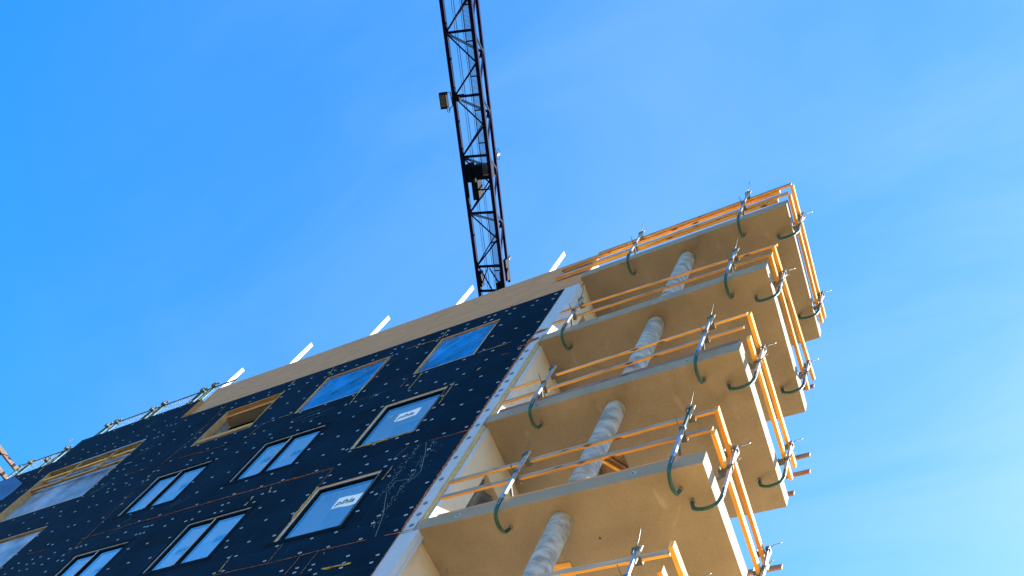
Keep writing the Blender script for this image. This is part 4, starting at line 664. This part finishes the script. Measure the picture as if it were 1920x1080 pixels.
# ------------------------------------------------------------------ boards and tarpaulin at the left end
for i, (z, y1) in enumerate(((.93, .02), (.45, .05))):
    m_ = MB(); m_.box(-19.13, -19.05, -2.6, y1, Z(z-.07), Z(z+.07), 'wood_old_y'); o = m_.build('guard_board', None, (-19.1, y1, Z(z)))
    tag(o, ('upper', 'lower')[i]+' brown board jutting out from the roof edge at the far left', 'guard board', 'boards jutting out at the far left')
m_ = MB(); m_.bar((-19.2, -.55, Z(-.2)), (-19.2, -.55, Z(1.15)), .05, .05, 'greenm', (0, 1, 0)); o = m_.build('guard_post', None, (-19.2, -.55, Z(-.2))); tag(o, 'green post clamped across the two brown boards at the far left', 'guard post')
b = MB(); n = 16
def TP(i, j):
    u, v = i/n, j/n; x = -19.8+2.85*u; top = .12-.05*u if u < .55 else .09-(u-.55)/.45*.9
    z = top+(-1.65-top)*v; bul = math.sin(math.pi*min(1, u*1.02))*math.sin(math.pi*v)
    return (x, -.012-.16*bul-.02*noise.noise((u*2, v*2, 1.5))*math.sin(math.pi*v), Z(z))
for i in range(n):
    for j in range(n): b.face([TP(i, j), TP(i, j+1), TP(i+1, j+1), TP(i+1, j)], 'tarp', True)
o = b.build('tarpaulin', None, (-18.4, -.02, Z(.1))); tag(o, 'blue tarpaulin bulging from the wall top at the far left', 'tarpaulin')

# ------------------------------------------------------------------ crane
Cc = Vector((7.380, -5.070, Z0-19.038))
dj = Vector((-.2774, .9560, -.0952)); hj = dj.cross(Vector((0, 0, 1))).normalized(); uj = hj.cross(dj).normalized()
BAY = 2.4; K_ = 2.4/.0567
P0 = Cc+Vector((-.4700, .0216, 1.1056))*K_; W_ = .03033*K_; H_ = .0616*K_
J = lambda s, a, h: P0+dj*s+hj*(a*W_)+uj*(h*H_)       # a: 0..1 across the two lower chords, h: 0..1 up to the upper chord
S0, S1 = -36*BAY/2.4, 4*BAY+1.75
cr = thing('tower_crane', 'dark blue lattice jib of a tower crane against the sky', 'crane', J(0, .5, 0)); cr['base'] = tuple(J(0, .5, 0))
for a, h, r in ((0, 0, .105), (1, 0, .105), (.5, 1, .085)):
    m_ = MB(); e = Vector((0, 0, 0)); m_.bar(J(S0, a, h), J(S1+(.6 if h == 0 else -.3), a, h), r*2*.8, r*2*.8, 'crane', uj); m_.build('chord', cr)
m_ = MB(); t_ = MB(); nb = int(abs(S0)/BAY)
for i in range(-nb, 6):
    s = i*BAY if i < 5 else 4*BAY+1.15
    m_.bar(J(s, 0, 0), J(s, 1, 0), .10, .10, 'crane', uj)
    if i < 4:
        m_.bar(J(s+.03, .02, 0), J(s+BAY/2, .97, 0), .05, .05, 'crane'); m_.bar(J(s+BAY/2, .97, 0), J(s+BAY-.03, .02, 0), .07, .07, 'crane')
        t_.bar(J(s, 0, 0), J(s+BAY*.42, .5, 1), .08, .08, 'crane_teal'); t_.bar(J(s+BAY, 0, 0), J(s+BAY*.42, .5, 1), .06, .06, 'crane')
        t_.bar(J(s+BAY*.9, 1, 0), J(s+BAY*.42, .5, 1), .06, .06, 'crane'); t_.bar(J(s, 1, 0), J(s+BAY*.42, .5, 1), .06, .06, 'crane_teal')
        t_.bar(J(s+BAY*.34, .55, .92), J(s+BAY*.50, .45, .92), .14, .05, 'crane')
    elif i == 4:
        m_.bar(J(s+.05, .1, 0), J(s+1.1, .5, 0), .05, .05, 'crane'); m_.bar(J(s+1.1, .0, 0), J(s+.05, .45, 0), .05, .05, 'crane'); m_.bar(J(s+.1, .5, 0), J(s+1.1, .95, 0), .05, .05, 'crane'); t_.bar(J(s, 0, 0), J(s+.7, .5, 1), .06, .06, 'crane_teal'); t_.bar(J(s+1.15, 1, 0), J(s+.7, .5, 1), .06, .06, 'crane')
m_.build('lower_bracing', cr); t_.build('side_bracing', cr)
m_ = MB()
for a, h in ((.14, .25), (.40, .3), (.47, .3), (.30, .15)): m_.tube([J(S0, a, h), J(S1, a, h)], .012 if h > .2 else .016, 'rope', n=5)
m_.build('hoist_rope', cr)
# grating catwalk inside the jib
m_ = MB()
for (sa, sb) in ((S0, 2.35*BAY), (3.02*BAY, S1-.2)):
    for a in (.66, .945): m_.bar(J(sa, a, .05), J(sb, a, .05), .03, .04, 'crane', uj)
    n = int((sb-sa)/.045)
    for i in range(n): s = sa+(sb-sa)*i/n; m_.bar(J(s, .66, .05), J(s, .945, .05), .017, .02, 'grate', uj)
    for i in range(int((sb-sa)/1.3)): s = sa+i*1.3; m_.bar(J(s, .66, .03), J(s, .945, .03), .05, .05, 'crane', uj)
m_.build('catwalk', cr)
m_ = MB()
def jbox(b, s0, s1, a0, a1, h0, h1, k): b.hexa([J(s0, a0, h0), J(s0, a1, h0), J(s1, a1, h0), J(s1, a0, h0), J(s0, a0, h1), J(s0, a1, h1), J(s1, a1, h1), J(s1, a0, h1)], k)
s3 = 2*BAY
jbox(m_, s3+.42, s3+1.02, .30, .92, .06, .30, 'crane_box'); jbox(m_, s3+.34, s3+1.1, .05, .22, .05, .28, 'crane_box'); jbox(m_, s3+1.02, s3+1.85, .20, .44, .02, .25, 'crane_box')
m_.tube([J(s3+.98, .32, -.02), J(s3+.98, .42, -.02)], .09, 'crane_box', n=10); m_.bar(J(s3+1.42, .22, .02), J(s3+1.42, .95, .02), .05, .05, 'crane')
o = m_.build('winch', cr); tag(o, 'black winch housing inside the jib')
m_ = MB(); jbox(m_, 2.33*BAY, 2.36*BAY, .66, .945, .05, .16, 'ply_dark'); m_.build('end_board', cr)
m_ = MB(); jbox(m_, 4*BAY+.25, 4*BAY+.95, .02, .14, -.02, .12, 'crane_box'); jbox(m_, 4*BAY+.85, 4*BAY+1.2, .66, .95, .02, .2, 'crane_box'); jbox(m_, 4*BAY+.3, 4*BAY+1.0, .9, 1.04, -.03, .08, 'crane_box'); jbox(m_, 4*BAY+.3, 4*BAY+1.3, .42, .55, .85, 1.0, 'crane_box'); m_.tube([J(4*BAY+.35, .5, 1.0), J(4*BAY+.35, .5, 1.18)], .09, 'lampglass', n=8); m_.build('pulley_block', cr)
m_ = MB(); s_ = 2*BAY+.4; m_.tube([J(s_, .5, 1.02), J(s_, .56, 1.12)], .09, 'galv', n=10); m_.tube([J(s_+.25*math.sin(q*.7), .6, 1.05+.09*math.cos(q*.7)) for q in range(10)], .012, 'rope', n=4); m_.build('beacon', cr)
# floodlight on a bracket at the side of the jib
fl = MB(); sF = BAY+.05
jbox(fl, sF-.28, sF+.36, -.52, -.27, -.06, .04, 'crane_box'); o = fl.build('floodlight', cr)
g_ = MB(); jbox(g_, sF-.20, sF+.28, -.485, -.305, -.068, -.061, 'lampglass'); g_.build('lamp_glass', o)
bk = MB(); bk.tube([J(sF-.26, -.26, .0), J(sF-.26, -.13, .0), J(sF+.28, -.10, .0), J(sF+.36, -.2, .0), J(sF+.44, -.27, .0)], .022, 'rope', n=5); bk.bar(J(sF, -.12, 0), J(sF, .0, 0), .06, .06, 'crane'); bk.tube([J(sF+.36, -.33, 0), J(sF+.5, -.32, 0), J(sF+.52, -.26, 0), J(sF+.4, -.22, 0)], .015, 'rope', n=5); bk.build('bracket', o)
jb = MB(); jbox(jb, sF-.12, sF+.12, .08, .22, -.06, .05, 'crane_box'); jbox(jb, sF-.14, sF-.06, .1, .38, -.05, .0, 'crane_box'); jb.build('junction_box', cr)
# mast behind the photographer
mp_ = J(S0+2, .5, 0); ms = MB()
for dx in (-.9, .9):
    for dy in (-.9, .9): ms.bar((mp_.x+dx, mp_.y+dy, 0), (mp_.x+dx, mp_.y+dy, mp_.z+4), .2, .2, 'crane')
for i in range(int((mp_.z+3)/2)):
    z = i*2.
    for (ax, ay), (bx, by) in (((-.9, -.9), (.9, -.9)), ((.9, -.9), (.9, .9)), ((.9, .9), (-.9, .9)), ((-.9, .9), (-.9, -.9))):
        ms.bar((mp_.x+ax, mp_.y+ay, z), (mp_.x+bx, mp_.y+by, z), .08, .08, 'crane'); ms.bar((mp_.x+ax, mp_.y+ay, z), (mp_.x+bx, mp_.y+by, z+2), .07, .07, 'crane')
ms.build('mast', cr)
